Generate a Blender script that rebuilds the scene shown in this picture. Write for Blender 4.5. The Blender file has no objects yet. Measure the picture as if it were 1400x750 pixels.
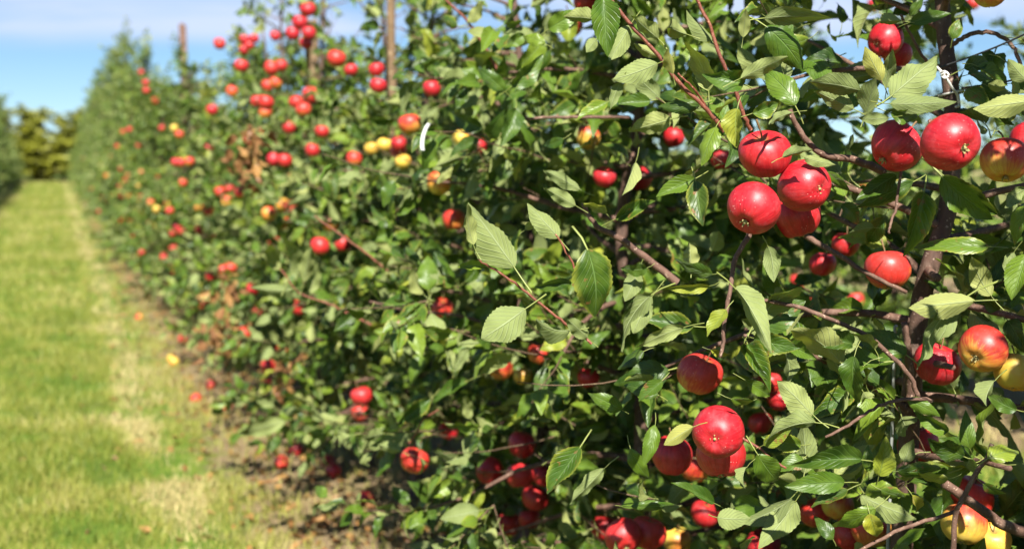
import bpy, math, random
import numpy as np
from mathutils import Vector, Matrix

SC = bpy.context.scene
COL = SC.collection
R = math.radians
# ------------------------------------------------------------------ camera
PW, PH, FPX = 1400.0, 750.0, 1690.0          # photo size and focal length in photo pixels
CAM_H = 1.38
VPX, HORY = 76.0, 205.0                      # vanishing point of the row
YAW = math.atan((700 - VPX) / FPX)
PITCH = math.atan((375 - HORY) / FPX)
cam_data = bpy.data.cameras.new('camera')
cam = bpy.data.objects.new('camera', cam_data)
COL.objects.link(cam)
SC.camera = cam
cam_data.sensor_width = 36.0
cam_data.lens = 36.0 * FPX / PW
cam_data.clip_start = 0.05
cam_data.clip_end = 2000.0
cam.location = (0, 0, CAM_H)
fwd = Vector((math.sin(YAW) * math.cos(PITCH), math.cos(YAW) * math.cos(PITCH), -math.sin(PITCH)))
rgt = Vector((math.cos(YAW), -math.sin(YAW), 0))
upv = rgt.cross(fwd)
cam.rotation_euler = Matrix((rgt, upv, -fwd)).transposed().to_euler()
cam_data.dof.use_dof = True
cam_data.dof.focus_distance = 1.78
cam_data.dof.aperture_fstop = 3.6
cam_data.dof.aperture_blades = 9
# ------------------------------------------------------------------ light
SUN_B, SUN_E = R(193), R(45)
world = bpy.data.worlds.new('World')
SC.world = world
world.use_nodes = True
sun_dir = Vector((math.sin(SUN_B) * math.cos(SUN_E), math.cos(SUN_B) * math.cos(SUN_E), math.sin(SUN_E)))
sl = bpy.data.lights.new('sun', 'SUN')
sl.energy = 5.0
sl.angle = R(0.53)
sl.color = (1.0, 0.955, 0.88)
sun = bpy.data.objects.new('sun', sl)
COL.objects.link(sun)
sun.rotation_euler = sun_dir.to_track_quat('Z', 'Y').to_euler()
sun.location = sun_dir * 50
SC.view_settings.view_transform = 'Standard'
SC.view_settings.look = 'None'
SC.view_settings.gamma = 1.0
SC.view_settings.exposure = 1.32
SC.cycles.max_bounces = 8
SC.cycles.transparent_max_bounces = 8
SC.cycles.use_denoising = True


class NT:
    """small helper round a node tree"""
    def __init__(self, tree):
        self.t = tree
        tree.nodes.clear()

    def n(self, typ, **kw):
        nd = self.t.nodes.new(typ)
        for k, v in kw.items():
            setattr(nd, k, v)
        return nd

    def link(self, a, b):
        self.t.links.new(a, b)

    def put(self, sock, v):
        if isinstance(v, bpy.types.NodeSocket):
            self.link(v, sock)
        elif isinstance(v, (tuple, list)) and len(v) == 3 and sock.type == 'RGBA':
            sock.default_value = (*v, 1)
        else:
            sock.default_value = v

    def math(self, op, a, b=0.0, c=None, clamp=False):
        nd = self.n('ShaderNodeMath', operation=op, use_clamp=clamp)
        self.put(nd.inputs[0], a)
        self.put(nd.inputs[1], b)
        if c is not None:
            self.put(nd.inputs[2], c)
        return nd.outputs[0]

    def mix(self, f, a, b, mode='MIX'):
        nd = self.n('ShaderNodeMix', data_type='RGBA', blend_type=mode)
        self.put(nd.inputs[0], f)
        self.put(nd.inputs[6], a)
        self.put(nd.inputs[7], b)
        return nd.outputs[2]

    def noise(self, vec, scale, detail=3.0, rough=0.55, dist=0.0):
        nd = self.n('ShaderNodeTexNoise')
        if vec is not None:
            self.link(vec, nd.inputs['Vector'])
        nd.inputs['Scale'].default_value = scale
        nd.inputs['Detail'].default_value = detail
        nd.inputs['Roughness'].default_value = rough
        nd.inputs['Distortion'].default_value = dist
        return nd.outputs['Fac']

    def ss(self, x, lo, hi, a=0.0, b=1.0):
        nd = self.n('ShaderNodeMapRange', interpolation_type='SMOOTHSTEP')
        self.put(nd.inputs[0], x)
        nd.inputs[1].default_value = lo
        nd.inputs[2].default_value = hi
        nd.inputs[3].default_value = a
        nd.inputs[4].default_value = b
        return nd.outputs[0]

    def ramp(self, x, stops):
        nd = self.n('ShaderNodeValToRGB')
        self.put(nd.inputs[0], x)
        el = nd.color_ramp.elements
        while len(el) < len(stops):
            el.new(0.5)
        for e, (p, c) in zip(el, stops):
            e.position = p
            e.color = (*c, 1)
        return nd.outputs[0]

    def bump(self, h, strength, dist):
        nd = self.n('ShaderNodeBump')
        nd.inputs['Strength'].default_value = strength
        nd.inputs['Distance'].default_value = dist
        self.link(h, nd.inputs['Height'])
        return nd.outputs['Normal']

    def mapping(self, vec, scale):
        nd = self.n('ShaderNodeMapping')
        self.link(vec, nd.inputs['Vector'])
        nd.inputs['Scale'].default_value = scale
        return nd.outputs[0]


# sky: Nishita with thin cloud veils all over the dome
w = NT(world.node_tree)
sky = w.n('ShaderNodeTexSky', sky_type='NISHITA', sun_disc=False)
sky.sun_elevation = SUN_E
sky.sun_rotation = SUN_B
sky.air_density = 1.0
sky.dust_density = 0.0
sky.altitude = 1200
sky.ozone_density = 2.0
tc = w.n('ShaderNodeTexCoord')
sp = w.n('ShaderNodeSeparateXYZ')
w.link(tc.outputs['Generated'], sp.inputs[0])
lift = w.n('ShaderNodeVectorMath', operation='ADD')      # clear dry air: the pale band at the horizon stays thin
w.link(tc.outputs['Generated'], lift.inputs[0])
lift.inputs[1].default_value = (0, 0, 0.05)
nrmz = w.n('ShaderNodeVectorMath', operation='NORMALIZE')
w.link(lift.outputs[0], nrmz.inputs[0])
w.link(nrmz.outputs[0], sky.inputs['Vector'])
zc = w.math('MAXIMUM', sp.outputs['Z'], 0.02)
zz = w.math('ADD', zc, 0.10)
cb = w.n('ShaderNodeCombineXYZ')
w.put(cb.inputs[0], w.math('DIVIDE', sp.outputs['X'], zz))
w.put(cb.inputs[1], w.math('DIVIDE', sp.outputs['Y'], zz))
cn = w.noise(cb.outputs[0], 0.55, 5.0, 0.5, 0.3)
cl = w.ss(cn, 0.36, 0.58)
cl = w.math('MULTIPLY', cl, w.ss(zc, 0.16, 0.34, 1.0, 0.12))      # a veil low in the sky, thinner overhead
cl = w.math('MULTIPLY', cl, w.ss(w.math('ADD', zc, w.math('MULTIPLY', w.math('SUBTRACT', cn, 0.5), 0.05)), 0.072, 0.100))
hs = w.n('ShaderNodeHueSaturation')
hs.inputs['Saturation'].default_value = 1.2
w.link(sky.outputs[0], hs.inputs['Color'])
skyc = w.mix(w.math('MULTIPLY', cl, 0.85), hs.outputs[0], (6.0, 6.8, 8.9))
bg = w.n('ShaderNodeBackground')
w.link(skyc, bg.inputs[0])
bg.inputs[1].default_value = 0.05
wo = w.n('ShaderNodeOutputWorld')
w.link(bg.outputs[0], wo.inputs[0])

# ------------------------------------------------------------------ pixel helpers
F_ = np.array(fwd); R_ = np.array(rgt); U_ = np.array(upv); C_ = np.array((0, 0, CAM_H))


def ray(px, py):
    return F_ + R_ * ((px - 700) / FPX) + U_ * ((375 - py) / FPX)


def at(px, py, d):
    """world point seen at a photo pixel at camera depth d"""
    return C_ + ray(px, py) * d


def at_lat(px, py, X):
    r = ray(px, py)
    return C_ + r * (X / r[0])


def at_ground(px, py, z=0.0):
    r = ray(px, py)
    return C_ + r * ((z - CAM_H) / r[2])


def proj(P):
    d = np.asarray(P) - C_
    dep = d @ F_
    dd = np.where(np.abs(dep) < 1e-6, 1e-6, dep)
    return 700 + FPX * (d @ R_) / dd, 375 - FPX * (d @ U_) / dd, dep


def unit(v):
    v = np.asarray(v, float)
    return v / max(1e-9, np.linalg.norm(v))


# ------------------------------------------------------------------ materials
def new_mat(name):
    m = bpy.data.materials.new(name)
    m.use_nodes = True
    t = NT(m.node_tree)
    out = t.n('ShaderNodeOutputMaterial')
    return m, t, out


def principled(t, out, base, rough, spec=0.5, normal=None, **kw):
    p = t.n('ShaderNodeBsdfPrincipled')
    t.put(p.inputs['Base Color'], base)
    t.put(p.inputs['Roughness'], rough)
    t.put(p.inputs['Specular IOR Level'], spec)
    if normal is not None:
        t.link(normal, p.inputs['Normal'])
    for k, v in kw.items():
        t.put(p.inputs[k.replace('_', ' ')], v)
    if out is not None:
        t.link(p.outputs[0], out.inputs[0])
    return p


def leaf_material(name, yellow=0.0, brown=False):
    m, t, out = new_mat(name)
    uv = t.n('ShaderNodeUVMap', uv_map='uv')
    s = t.n('ShaderNodeSeparateXYZ')
    t.link(uv.outputs[0], s.inputs[0])
    au = t.math('ABSOLUTE', t.math('SUBTRACT', s.outputs[0], 0.5))          # 0 midrib .. 0.5 edge
    v = s.outputs[1]
    at_ = t.n('ShaderNodeAttribute', attribute_name='rnd')
    oi = t.n('ShaderNodeObjectInfo')
    rnd = t.math('FRACT', t.math('ADD', at_.outputs['Fac'], oi.outputs['Random']))
    rnd2 = t.math('FRACT', t.math('MULTIPLY', rnd, 17.31))
    # veins
    ph = t.math('FRACT', t.math('MULTIPLY', t.math('SUBTRACT', v, t.math('MULTIPLY', au, 0.75)), 8.0))
    dv = t.math('ABSOLUTE', t.math('SUBTRACT', ph, 0.5))
    lat = t.ss(dv, 0.0, 0.13, 1.0, 0.0)
    mid = t.ss(au, 0.008, 0.035, 1.0, 0.0)
    vein = t.math('MAXIMUM', t.math('MULTIPLY', lat, 0.55), mid)
    pet = t.math('LESS_THAN', v, -0.01)
    tco = t.n('ShaderNodeTexCoord')
    geo = t.n('ShaderNodeNewGeometry')
    nz = t.noise(geo.outputs['Position'], 38.0, 3.0)
    nz2 = t.noise(geo.outputs['Position'], 160.0, 2.0)
    if brown:
        top = t.ramp(rnd, [(0.0, (0.16, 0.07, 0.025)), (0.5, (0.25, 0.12, 0.04)), (1.0, (0.36, 0.2, 0.06))])
        under = top
    else:
        top = t.ramp(rnd, [(0.0, (0.017, 0.044, 0.005)), (0.35, (0.042, 0.092, 0.007)), (0.7, (0.086, 0.148, 0.011)),
                           (0.9, (0.15, 0.215, 0.018)), (1.0, (0.27, 0.28, 0.03))])
        if yellow:
            top = t.mix(yellow, top, (0.34, 0.32, 0.024))
        top = t.mix(t.math('MULTIPLY', t.ss(nz, 0.35, 0.7), 0.35), top, (0.13, 0.19, 0.018))
        # some margins turn yellow, a few leaves carry rusty spots
        edge = t.math('MULTIPLY', t.ss(au, 0.33, 0.5), t.math('GREATER_THAN', rnd2, 0.72))
        top = t.mix(t.math('MULTIPLY', edge, 0.55), top, (0.30, 0.30, 0.04))
        spot = t.math('MULTIPLY', t.ss(t.noise(geo.outputs['Position'], 70.0, 3.0), 0.62, 0.68), t.math('GREATER_THAN', rnd2, 0.66))
        top = t.mix(t.math('MULTIPLY', spot, 0.8), top, (0.20, 0.09, 0.03))
        top = t.mix(t.math('MULTIPLY', vein, 0.42), top, (0.19, 0.30, 0.09))
        under = t.ramp(rnd, [(0.0, (0.145, 0.178, 0.050)), (0.6, (0.205, 0.242, 0.070)), (1.0, (0.29, 0.305, 0.085))])
        if yellow:
            under = t.mix(yellow, under, (0.32, 0.30, 0.05))
        under = t.mix(t.math('MULTIPLY', nz2, 0.3), under, (0.14, 0.20, 0.08))
        under = t.mix(t.math('MULTIPLY', vein, 0.5), under, (0.36, 0.42, 0.22))
    base = t.mix(geo.outputs['Backfacing'], top, under)
    base = t.mix(pet, base, (0.27, 0.31, 0.08))
    hgt = t.math('SUBTRACT', t.math('MULTIPLY', nz2, 0.35), t.math('MULTIPLY', vein, 0.9))
    nrm = t.bump(hgt, 0.8, 0.0018)
    rough = t.math('ADD', t.math('MULTIPLY', geo.outputs['Backfacing'], 0.33), t.math('ADD', 0.33, t.math('MULTIPLY', nz, 0.2)))
    p = principled(t, None, base, rough, 0.4, nrm)
    tr = t.n('ShaderNodeBsdfTranslucent')
    t.put(tr.inputs[0], t.mix(0.55, t.mix(1.0, top, (2.2, 2.0, 1.0), 'MULTIPLY'), (0.22, 0.32, 0.03) if not brown else (0.35, 0.16, 0.04)))
    mx = t.n('ShaderNodeMixShader')
    mx.inputs[0].default_value = 0.15
    t.link(p.outputs[0], mx.inputs[1])
    t.link(tr.outputs[0], mx.inputs[2])
    t.link(mx.outputs[0], out.inputs[0])
    return m


LEAF = leaf_material('leaf_green')
LEAF_Y = leaf_material('leaf_yellowing', 0.8)
LEAF_B = leaf_material('leaf_withered', brown=True)


def bark_material(name, c0, c1, c2, scale, rough=0.75):
    m, t, out = new_mat(name)
    tco = t.n('ShaderNodeTexCoord')
    vec = t.mapping(tco.outputs['Object'], (1, 1, 0.35))
    a = t.noise(vec, scale, 5, 0.65)
    b = t.noise(tco.outputs['Object'], scale * 6, 3, 0.6)
    col = t.ramp(a, [(0.25, c0), (0.55, c1), (0.8, c2)])
    dots = t.ss(t.noise(tco.outputs['Object'], scale * 3.3, 1), 0.66, 0.72)
    col = t.mix(t.math('MULTIPLY', dots, 0.6), col, tuple(min(1, x * 1.9 + 0.03) for x in c2))
    h = t.math('ADD', a, t.math('MULTIPLY', b, 0.4))
    principled(t, out, col, rough, 0.4, t.bump(h, 0.6, 0.004))
    return m


BARK = bark_material('bark', (0.045, 0.024, 0.017), (0.10, 0.055, 0.037), (0.19, 0.13, 0.095), 42)
BRANCH = bark_material('branch_bark', (0.06, 0.03, 0.02), (0.14, 0.075, 0.05), (0.25, 0.17, 0.12), 70)
SHOOT = bark_material('young_shoot_bark', (0.10, 0.026, 0.018), (0.19, 0.055, 0.03), (0.30, 0.13, 0.07), 90, 0.5)
TWIG = bark_material('twig_bark', (0.05, 0.03, 0.018), (0.11, 0.065, 0.035), (0.2, 0.15, 0.07), 90, 0.7)
WOOD = bark_material('weathered_wood', (0.10, 0.06, 0.03), (0.19, 0.12, 0.06), (0.28, 0.20, 0.11), 16)


def apple_material():
    m, t, out = new_mat('apple_skin')
    tco = t.n('ShaderNodeTexCoord')
    oi = t.n('ShaderNodeObjectInfo')
    s = t.n('ShaderNodeSeparateXYZ')
    t.link(tco.outputs['Object'], s.inputs[0])
    oc = t.n('ShaderNodeSeparateColor')
    t.link(oi.outputs['Color'], oc.inputs[0])
    yel = oc.outputs[0]                                       # 0 fully red .. 1 yellow apple
    ofs = t.n('ShaderNodeVectorMath', operation='ADD')
    t.link(tco.outputs['Object'], ofs.inputs[0])
    rv = t.n('ShaderNodeCombineXYZ')
    t.put(rv.inputs[0], t.math('MULTIPLY', oi.outputs['Random'], 9.0))
    t.put(rv.inputs[2], t.math('MULTIPLY', oi.outputs['Random'], 5.0))
    t.link(rv.outputs[0], ofs.inputs[1])
    big = t.noise(ofs.outputs[0], 22, 3, 0.5)
    ang = t.math('ARCTAN2', s.outputs[0], s.outputs[1])
    rz = t.n('ShaderNodeCombineXYZ')
    t.put(rz.inputs[0], t.math('SINE', ang))
    t.put(rz.inputs[1], t.math('COSINE', ang))
    t.put(rz.inputs[2], t.math('MULTIPLY', s.outputs[2], 6.0))
    streak = t.noise(rz.outputs[0], 7.5, 3, 0.65)
    # blush: shaded side (object +X) and the calyx end stay yellower
    side = t.math('ADD', t.math('MULTIPLY', s.outputs[0], 9.0), t.math('MULTIPLY', s.outputs[2], -11.0))
    k = t.math('ADD', t.math('ADD', side, t.math('MULTIPLY', t.math('SUBTRACT', big, 0.5), 1.1)),
               t.math('MULTIPLY', t.math('SUBTRACT', streak, 0.5), 0.75))
    k = t.math('ADD', k, t.math('SUBTRACT', t.math('MULTIPLY', yel, 2.2), 1.15))
    k = t.ss(k, -0.35, 0.55)
    red = t.mix(t.ss(streak, 0.35, 0.7), (0.32, 0.004, 0.013), (0.50, 0.014, 0.024))
    red = t.mix(t.math('MULTIPLY', yel, 0.8), red, (0.62, 0.07, 0.02))
    yc = t.mix(t.ss(big, 0.35, 0.65), (0.62, 0.32, 0.04), (0.60, 0.44, 0.06))
    orange = t.mix(0.5, red, yc)
    col = t.mix(t.ss(k, 0.0, 0.5), red, orange)
    col = t.mix(t.ss(k, 0.5, 1.0), col, yc)
    # lenticels
    vo = t.n('ShaderNodeTexVoronoi')
    t.link(ofs.outputs[0], vo.inputs['Vector'])
    vo.inputs['Scale'].default_value = 210
    vo.inputs['Randomness'].default_value = 1.0
    dot = t.ss(vo.outputs['Distance'], 0.10, 0.2, 1.0, 0.0)
    low = t.ss(t.noise(ofs.outputs[0], 26, 2), 0.50, 0.66)
    col = t.mix(t.math('MULTIPLY', dot, t.math('ADD', 0.06, t.math('MULTIPLY', low, 0.42))), col, (0.85, 0.55, 0.48))
    # russet in the stalk cavity
    rad = t.math('SQRT', t.math('ADD', t.math('MULTIPLY', s.outputs[0], s.outputs[0]), t.math('MULTIPLY', s.outputs[1], s.outputs[1])))
    cav = t.math('MULTIPLY', t.ss(rad, 0.004, 0.013, 1.0, 0.0), t.math('GREATER_THAN', s.outputs[2], 0.0))
    col = t.mix(t.math('MULTIPLY', cav, 0.8), col, (0.20, 0.14, 0.03))
    bloom = t.noise(ofs.outputs[0], 60, 4, 0.6)
    col = t.mix(t.math('MULTIPLY', t.ss(bloom, 0.45, 0.75), 0.10), col, (0.65, 0.30, 0.30))
    rough = t.math('ADD', 0.30, t.math('MULTIPLY', bloom, 0.30))
    h = t.math('ADD', t.math('MULTIPLY', dot, 0.5), t.math('MULTIPLY', t.noise(ofs.outputs[0], 120, 3), 0.6))
    principled(t, out, col, rough, 0.5, t.bump(h, 0.25, 0.0008), Subsurface_Weight=0.06)
    return m


APPLE = apple_material()


def plain(name, c, rough=0.6, spec=0.4, var=0.25, scale=40, metallic=0.0):
    m, t, out = new_mat(name)
    tco = t.n('ShaderNodeTexCoord')
    n = t.noise(tco.outputs['Object'], scale, 3)
    col = t.mix(n, tuple(x * (1 - var) for x in c), tuple(min(1, x * (1 + var)) for x in c))
    principled(t, out, col, rough, spec, t.bump(n, 0.2, 0.002), Metallic=metallic)
    return m


STALK = plain('apple_stalk', (0.17, 0.10, 0.04), 0.7)
CALYX = plain('apple_calyx', (0.30, 0.25, 0.10), 0.85, scale=300)
WIRE = plain('wire_metal', (0.035, 0.035, 0.037), 0.5, 0.5)
STEEL = plain('stake_steel', (0.26, 0.27, 0.25), 0.5, 0.5, 0.2)
TIE = plain('tie_plastic', (0.62, 0.60, 0.54), 0.5, 0.4, 0.1)
TAG = plain('tag_plastic', (0.55, 0.57, 0.53), 0.4, 0.4, 0.06)


def grass_material():
    m, t, out = new_mat('grass_blades')
    a = t.n('ShaderNodeAttribute', attribute_name='rnd')
    uv = t.n('ShaderNodeUVMap', uv_map='uv')
    s = t.n('ShaderNodeSeparateXYZ')
    t.link(uv.outputs[0], s.inputs[0])
    col = t.ramp(a.outputs['Fac'], [(0.0, (0.075, 0.12, 0.014)), (0.3, (0.165, 0.215, 0.026)), (0.58, (0.30, 0.31, 0.055)),
                                    (0.8, (0.36, 0.34, 0.085)), (1.0, (0.52, 0.43, 0.19))])
    p = principled(t, None, col, 0.55, 0.35)
    tr = t.n('ShaderNodeBsdfTranslucent')
    t.put(tr.inputs[0], t.mix(0.4, col, (0.28, 0.36, 0.03)))
    mx = t.n('ShaderNodeMixShader')
    mx.inputs[0].default_value = 0.3
    t.link(p.outputs[0], mx.inputs[1])
    t.link(tr.outputs[0], mx.inputs[2])
    t.link(mx.outputs[0], out.inputs[0])
    return m


GRASS = grass_material()


def soil_cover(X, Y, rng=None):
    """how bare / straw-coloured the ground is at a place (numpy), shared by the blades"""
    return X


def ground_material():
    m, t, out = new_mat('orchard_ground')
    geo = t.n('ShaderNodeNewGeometry')
    s = t.n('ShaderNodeSeparateXYZ')
    t.link(geo.outputs['Position'], s.inputs[0])
    n1 = t.noise(geo.outputs['Position'], 0.9, 4, 0.6)
    n2 = t.noise(geo.outputs['Position'], 6.5, 4, 0.6)
    n3 = t.noise(geo.outputs['Position'], 55, 4, 0.7)
    # rows lie every 3.9 m: distance from the nearest tree line
    u = t.math('FRACT', t.math('DIVIDE', t.math('ADD', s.outputs[0], 3.5 * 40 - 1.35 + 1.75), 3.5))
    dist = t.math('ABSOLUTE', t.math('MULTIPLY', t.math('SUBTRACT', u, 0.5), 3.5))
    edge = t.math('ADD', dist, t.math('MULTIPLY', t.math('SUBTRACT', n2, 0.5), 0.55))
    strip = t.ss(edge, 0.62, 0.86, 1.0, 0.0)
    green = t.ramp(n2, [(0.25, (0.07, 0.13, 0.016)), (0.55, (0.125, 0.20, 0.022)), (0.8, (0.21, 0.26, 0.04))])
    straw = t.ramp(n3, [(0.25, (0.17, 0.13, 0.05)), (0.7, (0.34, 0.28, 0.13))])
    green = t.mix(t.math('MULTIPLY', t.ss(n1, 0.5, 0.7), 0.5), green, straw)
    soil = t.ramp(n3, [(0.2, (0.12, 0.082, 0.042)), (0.5, (0.25, 0.18, 0.095)), (0.8, (0.44, 0.34, 0.19))])
    soil = t.mix(t.math('MULTIPLY', t.ss(n2, 0.5, 0.65), 0.6), soil, straw)
    col = t.mix(strip, green, soil)
    far = t.ss(s.outputs[1], 56, 60)
    col = t.mix(far, col, (0.30, 0.22, 0.12))
    far2 = t.ss(s.outputs[1], 62, 66)
    col = t.mix(far2, col, (0.10, 0.14, 0.02))
    principled(t, out, col, 0.95, 0.15, t.bump(t.math('ADD', n3, n2), 0.8, 0.03))
    return m


GROUND = ground_material()


# ------------------------------------------------------------------ mesh helpers
def mesh_from(name, V, F, mat, uv=None, rnd=None, smooth=True):
    """V (n,3), F list/array of equal-length polys"""
    me = bpy.data.meshes.new(name)
    V = np.asarray(V, np.float32)
    F = np.asarray(F, np.int32)
    nf, k = F.shape
    me.vertices.add(len(V))
    me.vertices.foreach_set('co', V.ravel())
    me.loops.add(nf * k)
    me.loops.foreach_set('vertex_index', F.ravel())
    me.polygons.add(nf)
    me.polygons.foreach_set('loop_start', np.arange(0, nf * k, k, dtype=np.int32))
    me.polygons.foreach_set('use_smooth', np.full(nf, smooth))
    if uv is not None:
        l = me.uv_layers.new(name='uv')
        l.data.foreach_set('uv', np.asarray(uv, np.float32)[F.ravel()].ravel())
    if rnd is not None:
        a = me.attributes.new('rnd', 'FLOAT', 'POINT')
        a.data.foreach_set('value', np.asarray(rnd, np.float32))
    me.materials.append(mat)
    me.update(calc_edges=True)
    me.validate()
    return me


def obj(name, me, parent=None, loc=(0, 0, 0)):
    o = bpy.data.objects.new(name, me)
    COL.objects.link(o)
    o.location = loc
    if parent is not None:
        o.parent = parent
    return o


def tag(o, label=None, cat=None, group=None, kind=None):
    if label: o['label'] = label
    if cat: o['category'] = cat
    if group: o['group'] = group
    if kind: o['kind'] = kind
    return o


def tube(path, radii, sides=7, cap=True, rough=0.0, rng=None):
    """verts, quads of a tapered tube along a polyline"""
    P = np.asarray(path, float)
    n = len(P)
    rad = np.broadcast_to(np.asarray(radii, float), (n,))
    T = np.gradient(P, axis=0)
    T /= np.linalg.norm(T, axis=1)[:, None] + 1e-9
    ref = np.array((0.0, 0.0, 1.0)) if abs(T[0][2]) < 0.8 else np.array((1.0, 0.0, 0.0))
    a = np.arange(sides) * 2 * math.pi / sides
    V = []
    for i in range(n):
        x = unit(np.cross(T[i], ref))
        y = np.cross(T[i], x)
        rr = rad[i] * (1 + (rough * (rng.random(sides) - 0.5) if rough else 0))
        V.append(P[i] + (np.cos(a) * rr)[:, None] * x + (np.sin(a) * rr)[:, None] * y)
    V = np.concatenate(V)
    F = []
    for i in range(n - 1):
        for j in range(sides):
            k = (j + 1) % sides
            F.append((i * sides + j, i * sides + k, (i + 1) * sides + k, (i + 1) * sides + j))
    if cap:
        for base in (0, (n - 1) * sides):
            V = np.vstack([V, V[base:base + sides].mean(0)])
            c = len(V) - 1
            for j in range(0, sides):
                F.append((base + j, base + (j + 1) % sides, c, c))
    return V, F


def tube_mesh(name, path, radii, mat, sides=7, rough=0.0, rng=None, origin=(0, 0, 0)):
    V, F = tube(path, radii, sides, True, rough, rng)
    return poly_mesh(name, V - np.asarray(origin), F, mat)


def poly_mesh(name, V, F, mat, smooth=True):
    me = bpy.data.meshes.new(name)
    me.from_pydata([tuple(v) for v in V], [], [tuple(dict.fromkeys(f)) for f in F])
    me.materials.append(mat)
    me.polygons.foreach_set('use_smooth', [smooth] * len(me.polygons))
    me.update()
    return me


def smooth_path(pts, n):
    """Catmull-Rom resampling of a short polyline"""
    P = np.asarray(pts, float)
    P = np.vstack([2 * P[0] - P[1], P, 2 * P[-1] - P[-2]])
    out = []
    m = len(P) - 3
    for s in np.linspace(0, m - 1e-6, n):
        i = int(s); t = s - i
        a, b, c, d = P[i:i + 4]
        out.append(0.5 * ((2 * b) + (c - a) * t + (2 * a - 5 * b + 4 * c - d) * t * t + (3 * b - a - 3 * c + d) * t ** 3))
    return np.array(out)


# ------------------------------------------------------------------ leaf templates (length 1 along +Y, top side +Z)
def leaf_template(rows, cols, fold, curl, wave, twist, seed, petiole=True, side_curl=0.0):
    rg = random.Random(seed)
    V, UV, F = [], [], []
    ph1, ph2 = rg.random() * 6.28, rg.random() * 6.28
    sk = (rg.random() - 0.5) * 0.16
    for i in range(rows + 1):
        v = i / rows
        wd = 0.285 * (math.sin(math.pi * min(1.0, v) ** 0.80) ** 0.82) * (1 - 0.18 * v)
        if i == 0: wd = 0.02
        if i == rows: wd = 0.004
        zc = -curl * v * v + 0.05 * math.sin(v * 5 + ph1) * wave * 3
        yy = v - 0.16 * abs(curl) * v * v
        xo = sk * v * v
        tw = twist * v
        for j in range(cols + 1):
            q = 2 * j / cols - 1
            e = abs(q)
            x = q * wd
            z = fold * e * wd - side_curl * e * e * wd * 1.5
            z += wave * (e ** 1.5) * math.sin(v * 15 + (ph1 if q > 0 else ph2)) * (0.25 + wd)
            serr = 1 + (0.034 * (1 if i % 2 else -1) * (e > 0.9) if rows > 12 else 0.05 * e * math.sin(v * 43 + ph2))
            x *= serr * math.cos(fold * 0.5)
            x2 = x * math.cos(tw) - z * math.sin(tw)
            z2 = x * math.sin(tw) + z * math.cos(tw)
            V.append((x2 + xo, yy, z2 + zc))
            UV.append((0.5 + 0.5 * q * 0.999, v))
    c = cols + 1
    for i in range(rows):
        for j in range(cols):
            a = i * c + j
            F.append((a, a + 1, a + c + 1, a + c))
    if petiole:
        b = len(V)
        pts = [(0, 0.02, 0), (0.01, -0.17, -0.03), (0.03, -0.36, -0.14)]
        for k, p in enumerate(pts):
            for j in range(3):
                an = j * 2.094 + 0.5
                r_ = 0.0075 + 0.0025 * k
                V.append((p[0] + r_ * math.cos(an) * 1.6, p[1], p[2] + r_ * math.sin(an)))
                UV.append((0.5, -0.1))
        for k in range(2):
            for j in range(3):
                j2 = (j + 1) % 3
                F.append((b + k * 3 + j, b + k * 3 + j2, b + k * 3 + 3 + j2, b + k * 3 + 3 + j))
    return np.array(V), np.array(F), np.array(UV)


def template_set(rows, cols, petiole, n=12):
    rg = random.Random(4)
    out = []
    for k in range(n):
        out.append(leaf_template(rows, cols, rg.uniform(0.15, 1.1), rg.uniform(-0.15, 0.75), rg.uniform(0.03, 0.12),
                                 rg.uniform(-0.9, 0.9), 10 + k, petiole, rg.uniform(-0.15, 0.45)))
    return out


T_HERO = template_set(26, 6, True)
T_NEAR = template_set(6, 4, True)
T_MID = template_set(4, 2, False)
HERO_MESH = [mesh_from('leaf', v, f, LEAF, uv) for v, f, uv in T_HERO]
HERO_MESH_Y = [mesh_from('leaf', v, f, LEAF_Y, uv) for v, f, uv in T_HERO[:4]]
HERO_MESH_B = [mesh_from('leaf', v, f, LEAF_B, uv) for v, f, uv in T_HERO[:4]]
NEAR_MESH = [mesh_from('leaf', v, f, LEAF, uv) for v, f, uv in T_NEAR]


def bake_leaves(name, T, pos, Yx, Zx, L, Wd, rnd, var, mat=LEAF):
    """many leaves as one mesh"""
    Vs, Fs, Us, Rs = [], [], [], []
    off = 0
    Xx = np.cross(Yx, Zx)
    for k, (tv, tf, tu) in enumerate(T):
        ix = np.nonzero(var == k)[0]
        if len(ix) == 0:
            continue
        l = L[ix][:, None, None]
        P = pos[ix][:, None, :] + l * (tv[None, :, 0:1] * (Wd[ix] * 1.0)[:, None, None] * Xx[ix][:, None, :]
                                       + tv[None, :, 1:2] * Yx[ix][:, None, :] + tv[None, :, 2:3] * Zx[ix][:, None, :])
        m = len(tv)
        Vs.append(P.reshape(-1, 3))
        Fs.append((tf[None] + (off + np.arange(len(ix)) * m)[:, None, None]).reshape(-1, 4))
        Us.append(np.tile(tu, (len(ix), 1)))
        Rs.append(np.repeat(rnd[ix], m))
        off += m * len(ix)
    return mesh_from(name, np.concatenate(Vs), np.concatenate(Fs), mat, np.concatenate(Us), np.concatenate(Rs))


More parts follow.
